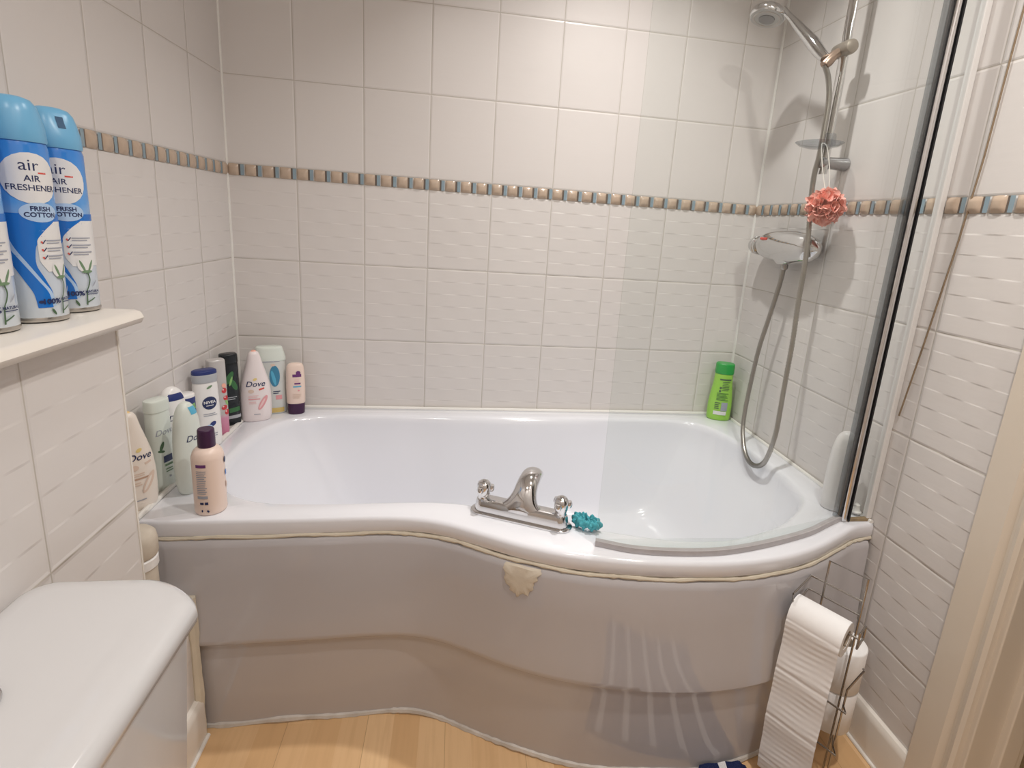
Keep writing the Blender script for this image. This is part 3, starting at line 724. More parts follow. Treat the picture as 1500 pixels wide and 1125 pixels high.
# ------------------------------------------------------------------ pull cord on the right wall
cp = [(W-0.004,-0.86,2.355),(W-0.004,-0.8214,1.6412),(W-0.004,-0.8159,1.3909),(W-0.004,-0.8052,1.2285),(W-0.004,-0.7815,0.993),(W-0.004,-0.7624,0.8245)]
tag(MB().tube(cp, 0.0018, 8).build('pull_cord', M['cord']), 'thin brown cord slanting down the right wall beside the screen', 'cord')

# ------------------------------------------------------------------ shelf and cistern
sh = MB(); prof = [(0.001, 1.0005), (0.1505, 1.0005), (0.1505, 0.994), (0.172, 0.994), (0.181, 0.997), (0.1855, 1.006), (0.181, 1.015), (0.172, 1.018), (0.001, 1.018)]
sh.loft([[(x, y, z) for x, z in prof] for y in (-0.846, -2.28)])
tag(sh.build('shelf', M['skirt'], angle=50), 'narrow glossy ivory shelf on top of the tiled boxing', 'shelf')

wc = thing('toilet', 'white close-coupled toilet with rounded cistern lid against the tiled boxing', 'toilet', (0.152, -1.30, 0))
def lidpoly(inset, z):
    pts = []
    kx, ky = 1-inset/0.125, 1-inset/0.205
    for x, y in rrect(0.0, -0.205, 0.195, 0.205, (0.03, 0.060, 0.058, 0.032), 8):
        x += 0.066*(1-(y/0.205)**2)*(x/0.195)
        pts.append((0.125+(x-0.125)*kx, y*ky, z))
    return pts
MB().loft([lidpoly(0.012, 0.664), lidpoly(0.002, 0.668), lidpoly(0.0, 0.676), lidpoly(0.001, 0.686), lidpoly(0.006, 0.694), lidpoly(0.014, 0.699), lidpoly(0.03, 0.7015), lidpoly(0.07, 0.7025)]).build('cistern_lid', M['ceramic'], wc, angle=60)
def bodypoly(k, z):
    return [(x+0.046*(1-(y/0.19)**2)*(x/0.2), y, z) for x, y in rrect(0.003, -0.188+k, 0.196-k, 0.188-k, (0.02, 0.055, 0.055, 0.02), 6)]
MB().loft([bodypoly(0.03, 0.355), bodypoly(0.018, 0.37), bodypoly(0.012, 0.45), bodypoly(0.0, 0.666)]).build('cistern', M['ceramic'], wc, angle=60)
bt = MB().lathe([(0.026, 0.700), (0.026, 0.706), (0.023, 0.709), (0.0, 0.7095)], (0.085, -0.004, 0), 28).build('flush_button', M['chrome'], wc)
pan = []
for z, cx, a_, b_ in ((0.0, 0.28, 0.17, 0.10), (0.05, 0.28, 0.16, 0.09), (0.2, 0.29, 0.16, 0.09), (0.30, 0.31, 0.20, 0.13), (0.35, 0.32, 0.215, 0.145), (0.36, 0.32, 0.21, 0.143)):
    pan.append([(cx+a_*math.cos(2*PI*k/32), b_*math.sin(2*PI*k/32)-0.03, z) for k in range(32)])
MB().loft(pan).build('bowl', M['ceramic'], wc, angle=60)
st = [[(0.365+a_*math.cos(2*PI*k/32), b_*math.sin(2*PI*k/32)-0.035, z) for k in range(32)] for z, a_, b_ in ((0.361, 0.15, 0.14), (0.364, 0.155, 0.145), (0.375, 0.155, 0.145), (0.38, 0.14, 0.13))]
MB().loft(st).build('seat_lid', M['ceramic'], wc, angle=60)

# ------------------------------------------------------------------ canister behind the boxing
cn = thing('canister', 'beige lidded canister tucked between tiled boxing and bath', 'canister', (0.098, -0.785, 0.371))
MB().lathe([(0.029, 0), (0.031, 0.004), (0.031, 0.118), (0.030, 0.122)], (0, 0, 0), 28).build('body', M['stone'], cn)
MB().lathe([(0.0305, 0.120), (0.034, 0.124), (0.034, 0.142), (0.0305, 0.146)], (0, 0, 0), 28).build('rim_band', M['white'], cn)
MB().lathe([(0.0335, 0.147), (0.0355, 0.152), (0.0355, 0.180), (0.033, 0.192), (0.024, 0.201), (0.0, 0.205)], (0, 0, 0), 28).build('lid', M['stone'], cn)

# ------------------------------------------------------------------ air freshener cans
def make_can(label, loc, rot):
    t = thing('air_freshener_can', label, 'air freshener', loc, rot, 'air freshener cans on the shelf')
    R = 0.0335
    v = Vessel([(0.006, R, R), (0.24, R, R)], 2.0)
    MB().lathe([(R-0.004, 0.0), (R, 0.002), (R+0.0008, 0.005), (R, 0.008), (R-0.002, 0.008)], (0, 0, 0), 40).build('base_rim', M['canmetal'], t)
    MB().lathe([(R-0.001, 0.006), (R, 0.008), (R, 0.236), (R-0.002, 0.243), (R-0.004, 0.244)], (0, 0, 0), 48).build('can_body', M['canprint'], t)
    c = MB()
    rings = []
    for r, z in ((R-0.0005, 0.243), (R+0.0003, 0.246), (R-0.0005, 0.262), (R-0.004, 0.280), (R-0.007, 0.290), (R-0.012, 0.297), (R-0.02, 0.300), (0.004, 0.301)):
        ring = []
        for i in range(48):
            a = 2*PI*i/48; x, y = r*math.cos(a), r*math.sin(a)
            # scooped finger recess at the front of the cap
            if z > 0.262 and y < 0: y *= 1-0.20*min(1, (z-0.262)/0.02)*math.exp(-(x/0.017)**2)
            ring.append((x, y, z))
        rings.append(ring)
    cap = c.loft(rings).build('cap', M['capblue'], t, angle=60)
    nz = MB()
    vc = Vessel([(0.262, R-0.0005, R-0.0005), (0.280, R-0.004, (R-0.004)*0.82), (0.290, R-0.007, (R-0.007)*0.80), (0.297, R-0.012, (R-0.012)*0.8)], 2.0)
    pr = Print(vc, 0.0008); pr.rect(0.0, 0.279, 0.0095, 0.016, M['capdark']); pr.done('nozzle', cap)  # flat patch, its dark blue paints the shade inside the nozzle hole
    cap.rotation_euler = (0, 0, 0.42)
    p = Print(v)
    p.band([(0.150, -0.048, 0.048), (0.135, -0.048, 0.044), (0.120, -0.046, 0.005), (0.105, -0.042, -0.006), (0.085, -0.034, -0.008), (0.060, -0.022, 0.000), (0.040, -0.014, 0.006), (0.022, -0.012, 0.004)], M['swoosh'])
    p.band([(0.170, -0.042, -0.034), (0.150, -0.044, -0.036), (0.130, -0.044, -0.035), (0.110, -0.037, -0.030), (0.085, -0.022, -0.017), (0.060, -0.008, -0.004), (0.040, 0.002, 0.006), (0.024, 0.004, 0.008)], M['swooshpale'])
    p.band([(0.140, 0.020, 0.05), (0.128, 0.006, 0.05), (0.112, -0.004, 0.05), (0.09, -0.004, 0.05), (0.072, 0.004, 0.05)], M['offwhite'])
    p.ell(0.0, 0.196, 0.066, 0.066, M['offwhite'])
    p.text('air', -0.002, 0.2125, 0.021, M['navyink']); p.rect(0.012, 0.2035, 0.010, 0.0022, M['redink'])
    p.text('AIR', 0.0, 0.1955, 0.0115, M['navyink'], 0, 0.0001); p.text('FRESHENER', 0.0, 0.1835, 0.0108, M['navyink'], 0, 0.0001)
    p.ell(0.004, 0.152, 0.044, 0.026, M['swooshpale'])
    p.text('FRESH', 0.005, 0.1565, 0.0085, M['navyink'], 0, 0.0003); p.text('COTTON', 0.005, 0.1485, 0.0085, M['navyink'], 0, 0.0003)
    for k in range(3):
        zz = 0.113-0.0105*k; p.rect(0.001, zz-0.001, 0.002, 0.0035, M['redink'], 0.6); p.rect(0.0035, zz, 0.0012, 0.006, M['navyink'], -0.6)
        p.rect(0.019, zz+0.0015, 0.026, 0.0017, M['greyink']); p.rect(0.016, zz-0.002, 0.020, 0.0014, M['greyink'])
    # cotton stem and boll
    p.ell(0.020, 0.074, 0.023, 0.024, M['offwhite']); p.ell(0.015, 0.072, 0.0035, 0.020, M['calyx'], 0.35); p.ell(0.026, 0.072, 0.0035, 0.020, M['calyx'], -0.4)
    p.ell(0.0205, 0.0635, 0.015, 0.0045, M['calyx'])
    p.band([(0.062, 0.0195, 0.0215), (0.052, 0.0218, 0.0236), (0.042, 0.0195, 0.0213), (0.034, 0.0165, 0.0180), (0.012, 0.0145, 0.0165)], M['greenink'])
    p.rect(0.0215, 0.019, 0.014, 0.0018, M['greenink'], 0.5); p.ell(0.004, 0.016, 0.003, 0.010, M['greenink'], 0.4); p.ell(0.030, 0.045, 0.002, 0.012, M['greyink'], -0.7)
    p.ell(-0.008, 0.0305, 0.006, 0.004, M['navyink']); p.text('100%', 0.003, 0.0305, 0.0095, M['navyink'], 0, 0.0004); p.text('NATURAL', 0.026, 0.0325, 0.0050, M['navyink'], 0, 0.0002); p.rect(0.026, 0.0285, 0.018, 0.0012, M['navyink'])
    p.done('label_print', t)
    return t
def copy_tree(o):
    c = o.copy(); COL.objects.link(c)
    for ch in o.children:
        d = ch.copy(); COL.objects.link(d); d.parent = c
        for g2 in ch.children:
            e = g2.copy(); COL.objects.link(e); e.parent = d
    return c
can = make_can('blue air freshener can nearest the shelf end, its nozzle hole showing', (0.097, -0.868, 1.018), 0.60)
for lab, loc, rot in (('blue air freshener can in the middle, its full white oval label showing', (0.104, -0.951, 1.018), 0.98), ('blue air freshener can cut by the left photo edge, only its lower side showing', (0.0975, -1.033, 1.018), 0.75)):
    c = copy_tree(can); c.location = loc; c.rotation_euler = (0, 0, rot); c['label'] = lab
    for ch in c.children:
        if ch.name.startswith('cap'): ch.rotation_euler = (0, 0, 2.4)

# ------------------------------------------------------------------ bottles
GB = 'toiletry bottles around the bath'
def dove_shape(h, w, d):   # tapering to a slim rounded shoulder
    return [(0, w*0.80, d*0.78), (0.004, w*0.90, d*0.90), (h*0.12, w*0.99, d), (h*0.30, w, d), (h*0.5, w*0.93, d*0.95), (h*0.70, w*0.70, d*0.8), (h*0.86, w*0.47, d*0.66), (h*0.95, w*0.36, d*0.55), (h*0.99, w*0.24, d*0.36), (h, w*0.10, d*0.15)]
def slab(h, w, d, top=0.8, sh=0.9):
    return [(0, w*0.9, d*0.85), (0.004, w*0.97, d*0.96), (h*0.1, w, d), (h*sh, w*lerp(1, top, 0.6), d*lerp(1, top, 0.5)), (h*0.985, w*top, d*top), (h, w*top*0.93, d*top*0.88)]
def bottle(name, label, loc, rot, sec, n, bm, cap_sec=None, cm=None, art=None, tilt=None, capname='cap'):
    t = thing(name, label, 'bottle', loc, rot, GB)
    if tilt: t.rotation_euler = (tilt[0], tilt[1], rot)
    v = Vessel(sec, n); v.body(MB()).build('body', bm, t, angle=50)
    if cap_sec: Vessel(cap_sec, n).body(MB()).build(capname, cm, t, angle=50)
    if art:
        p = Print(v); art(p); p.done('front_label', t)
    return t
def art_dove(a, b, c, o=0.0):
    def f(p):
        k = 0.85 if o else 1.0
        p.ell(o, 0.137, 0.012, 0.008, M['goldink'], 0.4); p.text('Dove', o, 0.122, 0.024*k, M['navyink'], 0.25, 0.0002)
        p.rect(o+0.017*k, 0.106, 0.015*k, 0.005, M['redink'] if c else b, 0.25)
        p.ell(o-0.012, 0.100, 0.016, 0.012, M['paletan']); p.lines(o-0.006, 0.086, 0.028, 0.0045, 2, b, 0.15); p.rect(o-0.004, 0.075, 0.032, 0.0035, a); p.lines(o-0.009, 0.066, 0.020, 0.005, 2, b)
        p.ell(0.019, 0.062, 0.015, 0.050, a if c else b, -0.5); p.ell(0.017, 0.060, 0.006, 0.034, b if c else M['cream'], -0.5); p.rect(0.002, 0.026, 0.018, 0.002, M['greyink'])
    return f
b1 = bottle('shower_gel_bottle', 'cream bottle with gold top beside the tiled boxing edge', (0.030, -0.652, H), 0.85, dove_shape(0.218, 0.042, 0.024), 2.2, M['cream'], None, None, art_dove(M['tanink'], M['paletan'], False, 0.007))
Vessel([(0.190, 0.0100, 0.0125), (0.200, 0.0135, 0.0125), (0.212, 0.010, 0.009), (0.2195, 0.004, 0.004)], 2.2).body(MB()).build('cap', M['gold'], b1)
def art_pg(p):
    p.text('Dove', 0.0, 0.140, 0.020, M['greyink'], 0.25); p.ell(-0.010, 0.108, 0.008, 0.022, M['greenink'], -0.4); p.ell(-0.012, 0.096, 0.016, 0.006, M['greenink'], -0.3)
    p.rect(0.002, 0.075, 0.022, 0.016, M['navyink']); p.rect(0.003, 0.060, 0.020, 0.005, M['calyx']); p.lines(0.003, 0.050, 0.018, 0.006, 2, M['calyx']); p.rect(0.004, 0.030, 0.004, 0.004, M['greyink'])
bottle('shampoo_bottle', 'pale green squared bottle with flat top second from the boxing', (0.038, -0.560, H), 1.2, slab(0.206, 0.027, 0.018, 0.82), 3.0, M['palegreen'],
       [(0.188, 0.0250, 0.0172), (0.19, 0.0255, 0.0176), (0.214, 0.0245, 0.017), (0.2155, 0.023, 0.015)], M['palegreen'], art_pg)
def art_w3(p):
    p.band([(0.208, -0.0140, 0.0140), (0.200, -0.0185, 0.0185), (0.192, -0.0200, 0.0200)], M['navy']); p.text('Dove', 0.0, 0.150, 0.020, M['navyink'], 0.25); p.lines(0.0, 0.115, 0.026, 0.007, 3, M['greyink']); p.rect(0, 0.016, 0.03, 0.012, M['navy'])
bottle('shower_gel_bottle', 'white round-shouldered bottle with navy stripe on its top, behind the pale green one', (0.036, -0.490, H), 1.0, dove_shape(0.222, 0.034, 0.023)[:5]+[(0.17, 0.029, 0.021), (0.195, 0.026, 0.019), (0.21, 0.020, 0.014), (0.219, 0.011, 0.008), (0.222, 0.004, 0.003)], 2.3, M['white'], None, None, art_w3)
def art_w4(p):
    p.band([(0.207, -0.004, 0.0120), (0.198, -0.002, 0.0165), (0.189, 0.0, 0.0180)], M['skyblue']); p.text('Dove', 0.004, 0.135, 0.020, M['navyink'], 0.25); p.lines(0.006, 0.108, 0.022, 0.007, 3, M['greyink'])
bottle('shower_gel_bottle', 'white curvy bottle with sky blue top stripe behind the tall cream bottle', (0.106, -0.578, H), 1.10, [(0, 0.022, 0.016), (0.004, 0.026, 0.018), (0.03, 0.031, 0.021), (0.08, 0.033, 0.022), (0.13, 0.031, 0.021), (0.17, 0.027, 0.020), (0.195, 0.021, 0.017), (0.212, 0.012, 0.010), (0.217, 0.004, 0.004)], 2.2, M['palegreen'], None, None, art_w4)
def art_t5(p):
    p.rect(0.0, 0.150, 0.052, 0.050, M['navy']); p.rect(0.014, 0.150, 0.020, 0.016, M['limeink'], 0.2); p.rect(-0.002, 0.149, 0.016, 0.010, M['offwhite'], 0.2); p.lines(0, 0.1, 0.03, 0.007, 4, M['navyink'])
bottle('face_wash_tube', 'white tube with navy and green band between two taller bottles', (0.030, -0.430, H), 0.85, slab(0.184, 0.029, 0.020, 0.95), 2.4, M['white'], None, None, art_t5)
def art_n6(p):
    p.ell(0.004, 0.172, 0.016, 0.006, M['calyx'], 0.5); p.ell(0.002, 0.128, 0.036, 0.036, M['navyink']); p.text('NIVEA', 0.002, 0.130, 0.0105, M['offwhite'], 0, 0.0003); p.rect(0.002, 0.121, 0.018, 0.002, M['offwhite'])
    p.lines(0.002, 0.098, 0.034, 0.005, 2, M['greyink']); p.ell(0.006, 0.068, 0.018, 0.012, M['navy'], 0.6); p.ell(-0.002, 0.062, 0.014, 0.010, M['swooshpale'], -0.4); p.lines(0.002, 0.040, 0.034, 0.006, 3, M['greyink'])
b6 = bottle('shower_gel_bottle', 'white bottle with round black badge, grey collar and navy lid', (0.038, -0.325, H), 0.75, slab(0.186, 0.033, 0.021, 0.86), 2.4, M['white'],
       [(0.184, 0.0295, 0.0195), (0.187, 0.0305, 0.020), (0.206, 0.0300, 0.0195), (0.2065, 0.029, 0.019)], M['greycap'], art_n6, None, 'collar')
Vessel([(0.206, 0.0295, 0.0192), (0.2075, 0.0300, 0.0197), (0.215, 0.0290, 0.0188), (0.2175, 0.025, 0.015)], 2.4).body(MB()).build('lid', M['navy'], b6)
def art_p7(p):
    for k, (u, z) in enumerate(((0.012, 0.135), (0.016, 0.112), (0.010, 0.085), (0.017, 0.070))): p.ell(u, z, 0.014, 0.016, M['berry'], k); p.ell(u-0.003, z+0.003, 0.004, 0.005, M['roselight'], k)
    p.ell(0.018, 0.098, 0.008, 0.018, M['limeink'], 0.4); p.ell(0.012, 0.150, 0.012, 0.014, M['peach'], 0.5)
bottle('shower_gel_bottle', 'translucent grey bottle with berry print and pink liquid left', (0.035, -0.248, H), 0.75, slab(0.225, 0.024, 0.018, 0.94, 0.92), 3.2, M['clearpink'], None, None, art_p7)
def art_b8(p):
    p.ell(-0.006, 0.150, 0.016, 0.044, M['darkgreen'], -0.5); p.ell(0.006, 0.128, 0.014, 0.038, M['darkgreen'], 0.4); p.ell(-0.002, 0.14, 0.006, 0.03, M['limeink'], -0.3)
    p.lines(0.0, 0.09, 0.026, 0.006, 2, M['greycap']); p.rect(0.004, 0.050, 0.030, 0.014, M['darkgreen'], 0.1); p.rect(0.002, 0.028, 0.04, 0.010, M['greycap'])
bottle('shower_gel_bottle', 'black bottle with green leaf print in the back corner', (0.036, -0.166, H), 0.70, slab(0.196, 0.025, 0.018, 0.93), 3.0, M['blackpl'],
       [(0.194, 0.0237, 0.0168), (0.197, 0.0242, 0.0172), (0.219, 0.0235, 0.0165), (0.2215, 0.021, 0.014)], M['blackpl'], art_b8)
b9 = bottle('shower_gel_bottle', 'pinkish white tapered bottle with peach top and rose swirl', (0.094, -0.128, H), 0.35, dove_shape(0.222, 0.044, 0.025), 2.2, M['pinkwhite'], None, None, art_dove(M['rose'], M['roselight'], True))
Vessel([(0.196, 0.0120, 0.0145), (0.204, 0.0155, 0.0138), (0.216, 0.012, 0.0095), (0.2235, 0.005, 0.005)], 2.2).body(MB()).build('cap', M['peach'], b9)
def art_c10(p):
    p.ell(0.014, 0.128, 0.030, 0.070, M['tealink']); p.ell(0.011, 0.122, 0.010, 0.050, M['skyblue'], 0.2); p.ell(0.010, 0.165, 0.014, 0.008, M['paletan']); p.rect(0.0, 0.176, 0.06, 0.003, M['greyink'])
    p.text('aloe', 0.019, 0.075, 0.016, M['navyink'], 0, 0.0005); p.rect(0.024, 0.057, 0.018, 0.014, M['rose']); p.rect(0.0, 0.020, 0.085, 0.020, M['amber'])
def art_c10b(p):
    p.ell(0.014, 0.128, 0.030, 0.070, M['tealink']); p.ell(0.011, 0.122, 0.010, 0.050, M['skyblue'], 0.2); p.ell(0.010, 0.165, 0.014, 0.008, M['paletan']); p.rect(0.0, 0.176, 0.06, 0.003, M['greyink'])
    p.lines(0.019, 0.077, 0.022, 0.006, 2, M['navyink']); p.rect(0.024, 0.057, 0.018, 0.014, M['rose']); p.rect(0.0, 0.014, 0.076, 0.016, M['amber'])
bottle('shampoo_bottle', 'wide pale bottle with white top and blue oval against the back tiles', (0.116, -0.060, H), 0.28, slab(0.182, 0.047, 0.026, 0.94), 2.6, M['clearliq'],
       [(0.176, 0.0465, 0.025), (0.178, 0.0475, 0.0255), (0.205, 0.0420, 0.023), (0.219, 0.0375, 0.021), (0.2215, 0.034, 0.018)], M['palegreen'], art_c10b)
def art_a11(p):
    p.rect(0.004, 0.130, 0.026, 0.009, M['purpleink']); p.ell(0.008, 0.138, 0.014, 0.014, M['purpleink']); p.lines(0.005, 0.117, 0.018, 0.0055, 4, M['roselight']); p.rect(0.005, 0.104, 0.018, 0.005, M['purpleink'])
    p.rect(0.004, 0.094, 0.024, 0.004, M['skyblue']); p.ell(0.008, 0.081, 0.006, 0.006, M['rose']); p.lines(0.004, 0.068, 0.028, 0.006, 3, M['paletan'])
b11 = bottle('conditioner_bottle', 'small peach bottle standing on its dark purple cap', (0.193, -0.060, H), 0.30, [(0.034, 0.0255, 0.019), (0.038, 0.0275, 0.021), (0.08, 0.0285, 0.0205), (0.13, 0.0275, 0.017), (0.155, 0.0255, 0.013), (0.165, 0.021, 0.009), (0.169, 0.012, 0.004)], 2.3, M['aussie'],
       [(0.0, 0.0235, 0.0205), (0.002, 0.0250, 0.022), (0.033, 0.0262, 0.0215), (0.036, 0.0255, 0.020)], M['purple'], art_a11)
def art_a12(p):
    p.rect(-0.019, 0.116, 0.020, 0.007, M['purpleink']); p.lines(-0.019, 0.104, 0.020, 0.0042, 13, M['greyink'], 0.2); p.rect(-0.019, 0.045, 0.020, 0.006, M['greyink']); p.rect(-0.021, 0.031, 0.007, 0.005, M['navyink']); p.rect(-0.012, 0.031, 0.006, 0.006, M['navyink'])
    p.ell(-0.021, 0.014, 0.003, 0.006, M['navyink']); p.ell(-0.010, 0.013, 0.004, 0.006, M['navyink'], 0.5)
    p.ell(0.0350, 0.118, 0.010, 0.014, M['navyink']); p.rect(0.0365, 0.088, 0.007, 0.012, M['swoosh']); p.rect(0.0365, 0.06, 0.006, 0.014, M['paletan'])
bottle('conditioner_bottle', 'tall peach bottle with dark purple screw cap at the front left rim', (0.184, -0.663, H), 0.55, [(0, 0.0270, 0.0270), (0.003, 0.0300, 0.0300), (0.008, 0.0310, 0.0310), (0.125, 0.0310, 0.0310), (0.137, 0.0285, 0.0285), (0.147, 0.0215, 0.0215), (0.150, 0.0160, 0.0160)], 2.0, M['aussie'],
       [(0.149, 0.0160, 0.0160), (0.151, 0.0168, 0.0168), (0.186, 0.0160, 0.0160), (0.189, 0.0145, 0.0145)], M['purple'], art_a12)
def art_g13(p):
    p.rect(0.004, 0.155, 0.040, 0.006, M['greenink']); p.lines(0.008, 0.146, 0.026, 0.006, 6, M['greenink']); p.ell(-0.010, 0.124, 0.008, 0.009, M['greenink']); p.ell(-0.011, 0.112, 0.008, 0.009, M['greenink']); p.lines(0.002, 0.104, 0.044, 0.005, 6, M['darkgreen'])
    p.lines(-0.013, 0.068, 0.020, 0.007, 4, M['greenink']); p.rect(0.011, 0.055, 0.022, 0.032, M['greyink']); p.rect(-0.002, 0.030, 0.045, 0.014, M['offwhite'])
bottle('shampoo_bottle', 'lime green bottle with dark green lid in the far right corner', (1.674, -0.055, H), -0.30, [(0, 0.036, 0.024), (0.004, 0.041, 0.028), (0.05, 0.042, 0.029), (0.10, 0.038, 0.027), (0.14, 0.033, 0.025), (0.170, 0.0315, 0.024), (0.176, 0.029, 0.022)], 2.4, M['lime'],
       [(0.174, 0.0315, 0.024), (0.177, 0.033, 0.0255), (0.209, 0.0325, 0.025), (0.2125, 0.030, 0.023)], M['greencap'], art_g13)
def art_w14(p): p.lines(-0.012, 0.15, 0.010, 0.012, 3, M['paletan'])
bottle('body_wash_bottle', 'plain white bottle behind the glass beside the chrome pole', (1.672, -0.688, H), -0.7, [(0, 0.026, 0.022), (0.004, 0.030, 0.026), (0.10, 0.031, 0.026), (0.16, 0.028, 0.024), (0.19, 0.022, 0.020), (0.205, 0.012, 0.012), (0.209, 0.004, 0.004)], 2.2, M['white'], None, None, None)

# ------------------------------------------------------------------ toilet roll stand
TR = Vector((1.5587, -0.951, 0)); FR = Vector((1.5175, -0.888, 0)); d = (TR-FR).normalized()
nf = Vector((d.y, -d.x, 0)).normalized()
if nf.x > 0: nf = -nf
st = thing('toilet_roll_stand', 'chrome wire toilet roll stand in the corner right of the bath front', 'toilet roll holder', (0, 0, 0))
ZTOP = 0.535; rw = 0.0022; AZ = 0.438; AO = 0.064
V3 = lambda p, z: Vector((p.x, p.y, z))
MB().tube([V3(FR, 0.004), V3(FR, ZTOP), V3(TR, ZTOP), V3(TR, 0.004)], rw, 8).build('frame', M['wire'], st)
A = FR-d*0.030; A2 = A+nf*0.090
MB().tube([V3(TR, 0.481), V3(A, 0.481), V3(A2, 0.476), V3(A2-nf*0.004, AZ+0.02), V3(A+nf*AO, AZ)], rw, 8).build('arm', M['wire'], st)
MB().tube([V3(TR, 0.448), V3(A, 0.448), V3(A+nf*0.080, 0.440)], rw, 8).build('brace', M['wire'], st)
ax0 = A+nf*AO; ax1 = TR+d*0.006+nf*AO
MB().tube([V3(ax0, AZ), V3(ax1+d*0.014, AZ)], rw, 8).build('roll_bar', M['wire'], st)
e0 = V3(ax1+d*0.014, AZ)
MB().tube([e0, e0+Vector((0, 0, 0.012)), e0-nf*0.034+Vector((0, 0, 0.012)), e0-nf*0.034+Vector((0, 0, -0.016)), e0+Vector((0, 0, -0.022)), e0], rw, 8).build('end_stop', M['wire'], st)
SPR = Vector((1.594, -0.893, 0))     # spare rolls stand behind the frame
GP = Vector((1.560, -0.962, 0))
MB().tube([Vector((1.572, -0.976, 0.336)), Vector((1.566, -0.984, 0.340)), Vector((1.562, -0.976, 0.312)), V3(GP, 0.270), V3(GP, 0.004)], rw, 8).build('guard_wire', M['wire'], st)
for z in (0.228, 0.116):
    MB().tube([V3(GP, z), V3(GP+nf*0.022+d*0.012, z+0.004), V3(FR+nf*0.020-d*0.02, z+0.002), V3(FR-d*0.02-nf*0.02, z)], rw, 8).build('guard_hoop', M['wire'], st)
MB().tube([V3(GP, 0.112), V3(SPR+Vector((0.020, 0.005, 0)), 0.112), V3(SPR+Vector((-0.01, 0.035, 0)), 0.112), V3(FR, 0.112)], rw, 8).build('floor_wire', M['wire'], st)
def roll_mesh(R, r0, h, name, label, loc, q=None, grp=None, mesh=None):
    t = thing(name, label, 'toilet roll', loc, 0, grp)
    if q: t.rotation_mode = 'QUATERNION'; t.rotation_quaternion = q
    MB().lathe([(r0, 0.0), (R-0.003, 0.0), (R, 0.003), (R, h*0.5), (R, h-0.003), (R-0.003, h), (r0, h), (r0, h*0.5)], (0, 0, 0), 40).build('paper', M['paper'], t, angle=50)
    MB().lathe([(r0, 0.001), (r0, h-0.001), (r0-0.0012, h-0.001), (r0-0.0012, 0.001), (r0, 0.001)], (0, 0, 0), 28).build('tube', M['card'], t)
    return t
roll_mesh(0.047, 0.020, 0.108, 'toilet_roll', 'spare toilet roll standing on another inside the wire guard', (SPR.x, SPR.y, 0.2245), None, 'spare toilet rolls in the wire stand')
roll_mesh(0.047, 0.020, 0.108, 'toilet_roll', 'spare toilet roll at the bottom of the wire stand near the floor', (SPR.x, SPR.y, 0.116), None, 'spare toilet rolls in the wire stand')
# hanging roll with a long tail of paper
q = d.to_track_quat('Z', 'Y')
RH = 0.036; rc = ax0+d*0.000+Vector((0, 0, AZ-0.016)); LR = 0.106
hr = thing('toilet_roll', 'nearly used toilet roll with a long paper tail hanging to the floor', 'toilet roll', (0, 0, 0))
rr_ = MB(); up = Vector((0, 0, 1)); N = 30
rings = []
for (R, s_) in ((0.020, 0.0), (RH, 0.0), (RH, LR), (0.020, LR), (0.020, 0.0)):
    rings.append([rc+d*s_+nf*R*math.cos(2*PI*k/N)+up*R*math.sin(2*PI*k/N) for k in range(N)])
rr_.loft(rings, 0, False, False).build('paper', M['paper'], hr, angle=40)
MB().loft([[rc+d*s_+nf*0.0199*math.cos(2*PI*k/N)+up*0.0199*math.sin(2*PI*k/N) for k in range(N)] for s_ in (0.001, LR-0.001)], 0, False, False).build('tube', M['card'], hr)
def tail(i, j):
    # i across the width, j down the length; over the top of the roll then straight down
    arc = PI*0.62*(RH+0.002); L = 0.40; s_ = j*(arc+L)
    if s_ < arc:
        a = PI*0.62-s_/(RH+0.002); p = rc+nf*(RH+0.002)*math.cos(a)+up*(RH+0.002)*math.sin(a)
    else:
        h = s_-arc; p = rc+nf*(RH+0.002+0.010*math.sin(h*9)*h/0.3)+up*(-h)
        w = 0.0004*(math.sin(h*2*PI/0.0135+2.5*i+0.6*math.sin(7*i+h*30)))*(0.6+0.4*math.sin(9*i+h*50))
        per = abs(((h+0.06) % 0.12)-0.06)
        w += -0.0022*math.exp(-(per/0.004)**2) + 0.0018*math.cos(h*2*PI/0.12)
        p = p+nf*w
    return p+d*(LR*i)
MB().grid(24, 260, tail).build('tail', M['paper'], hr, angle=180)

# ------------------------------------------------------------------ navy striped mat on the floor
mt_ = MB()
def mat_pt(i, j, z):
    x = lerp(1.00, 1.405, i); y0 = -0.925 if x < 1.27 else -0.9075; y0 = interp([1.0, 1.26, 1.285, 1.39, 1.405], [-0.950, -0.940, -0.9045, -0.9035, -0.910], x)
    return (x, lerp(y0, -1.44, j), z)
def mat_top(i, j):
    x = lerp(1.00, 1.405, i); e = j <= 0.001 or j >= 0.999 or i in (0, 1)
    jj = 0 if j <= 0.001 else max(0, j-1/60)/(1-1/60) if j < 0.999 else 1
    curl = 0.0125*sst((x-1.262)/0.022)*sst((1.392-x)/0.012)*math.exp(-(jj/0.035)**2)
    return mat_pt(i, jj, 0.002 if e else 0.013+curl+0.0015*math.sin(i*61+jj*47))
mt_.grid(60, 60, mat_top, 0, lambda i, j: (lerp(1.00, 1.405, i)-1.0, j))
mt_.grid(1, 1, lambda i, j: mat_pt(i, j, 0.001), 0, lambda i, j: (0, 0))
tag(mt_.build('bath_mat', M['rug'], angle=60), 'navy bath mat with white stripes on the wood floor by the curved panel', 'bath mat')

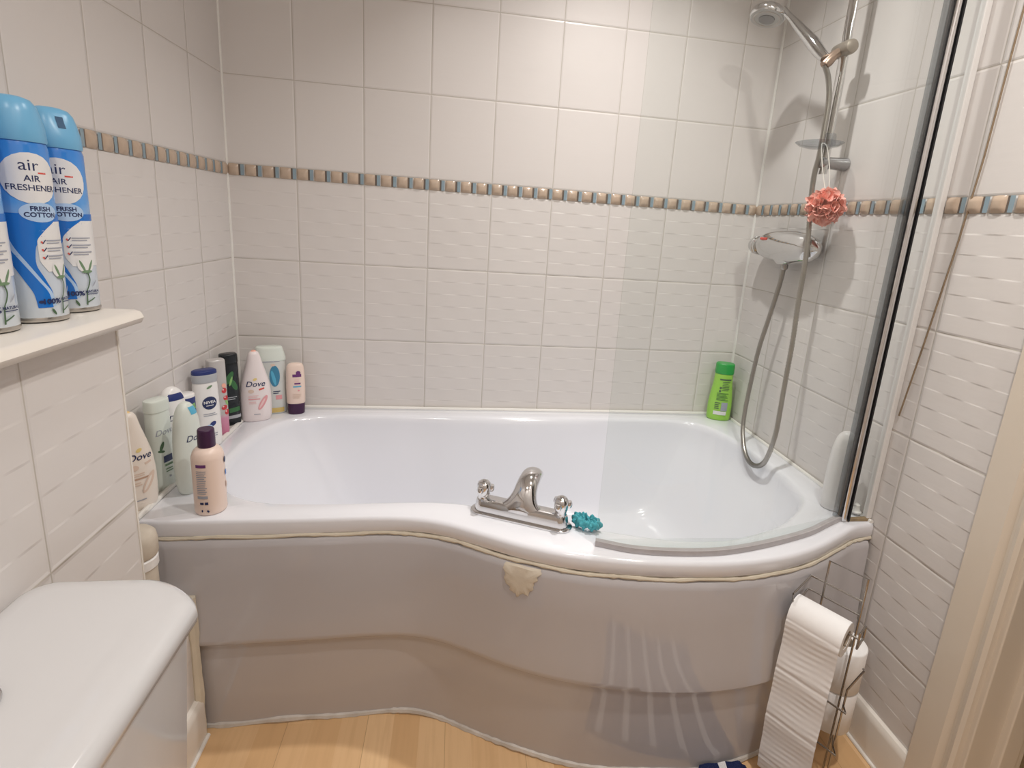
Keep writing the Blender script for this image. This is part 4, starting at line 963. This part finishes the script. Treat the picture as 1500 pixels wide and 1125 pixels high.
# ------------------------------------------------------------------ lamps
def downlight(x, y, power, r=0.030, col=(1.0, 0.945, 0.885), label='', spread=PI):
    t = thing('ceiling_downlight', label, 'ceiling light', (x, y, ZC), 0, 'recessed ceiling downlights')
    MB().lathe([(0.030, -0.001), (0.034, -0.006), (0.046, -0.005), (0.048, 0.0)], (0, 0, 0), 32).build('bezel', M['lampglow'], t)
    l = bpy.data.lights.new('downlight_bulb', 'AREA'); l.shape = 'DISK'; l.size = 2*r; l.energy = power; l.color = col; l.spread = spread
    o = bpy.data.objects.new('downlight_bulb', l); COL.objects.link(o); o.parent = t; o.location = (0, 0, -0.004)
    return t
downlight(1.15, -0.50, 4.6, spread=1.95, col=(1.0, 0.965, 0.93), label='recessed ceiling downlight above the wide end of the bath')
downlight(1.32, -1.38, 7.5, spread=2.5, label='recessed ceiling downlight in the middle of the room')
downlight(0.55, -1.95, 3.5, label='recessed ceiling downlight by the wall opposite the bath')
downlight(1.35, -2.05, 2.5, label='recessed ceiling downlight inside the doorway')

wd = bpy.data.worlds.new('dim_ambient'); SC.world = wd; wd.use_nodes = True
wd.node_tree.nodes['Background'].inputs[0].default_value = (0.8, 0.85, 1.0, 1); wd.node_tree.nodes['Background'].inputs[1].default_value = 0.02

# ------------------------------------------------------------------ camera
cam = bpy.data.cameras.new('camera'); co = bpy.data.objects.new('camera', cam); COL.objects.link(co); SC.camera = co
cam.sensor_fit = 'HORIZONTAL'; cam.sensor_width = 36.0; cam.lens = 36.0*776.356/1500
cam.shift_x = -33.161/1500; cam.shift_y = -54.591/1500; cam.clip_start = 0.02
Rm = ((0.9878979343950128, -0.034593444610359333, -0.15119842858990615), (-0.13911821687847567, 0.2334177540347055, -0.9623732507888751), (0.06858420336068907, 0.9717610023515987, 0.2257803387321312))
mw = Matrix(Rm).to_4x4(); mw.translation = (0.69520646, -1.79575632, 1.20151408)
co.matrix_world = mw

# ------------------------------------------------------------------ view
vs_ = SC.view_settings
SC.display_settings.display_device = 'sRGB'
vs_.view_transform = 'Standard'; vs_.look = 'None'; vs_.gamma = 1.0; vs_.use_curve_mapping = False; vs_.exposure = 0.60
SC.cycles.use_denoising = True
SC.cycles.max_bounces = 10; SC.cycles.diffuse_bounces = 6; SC.cycles.glossy_bounces = 5; SC.cycles.transparent_max_bounces = 12
SC.cycles.caustics_reflective = False; SC.cycles.sample_clamp_indirect = 6.0
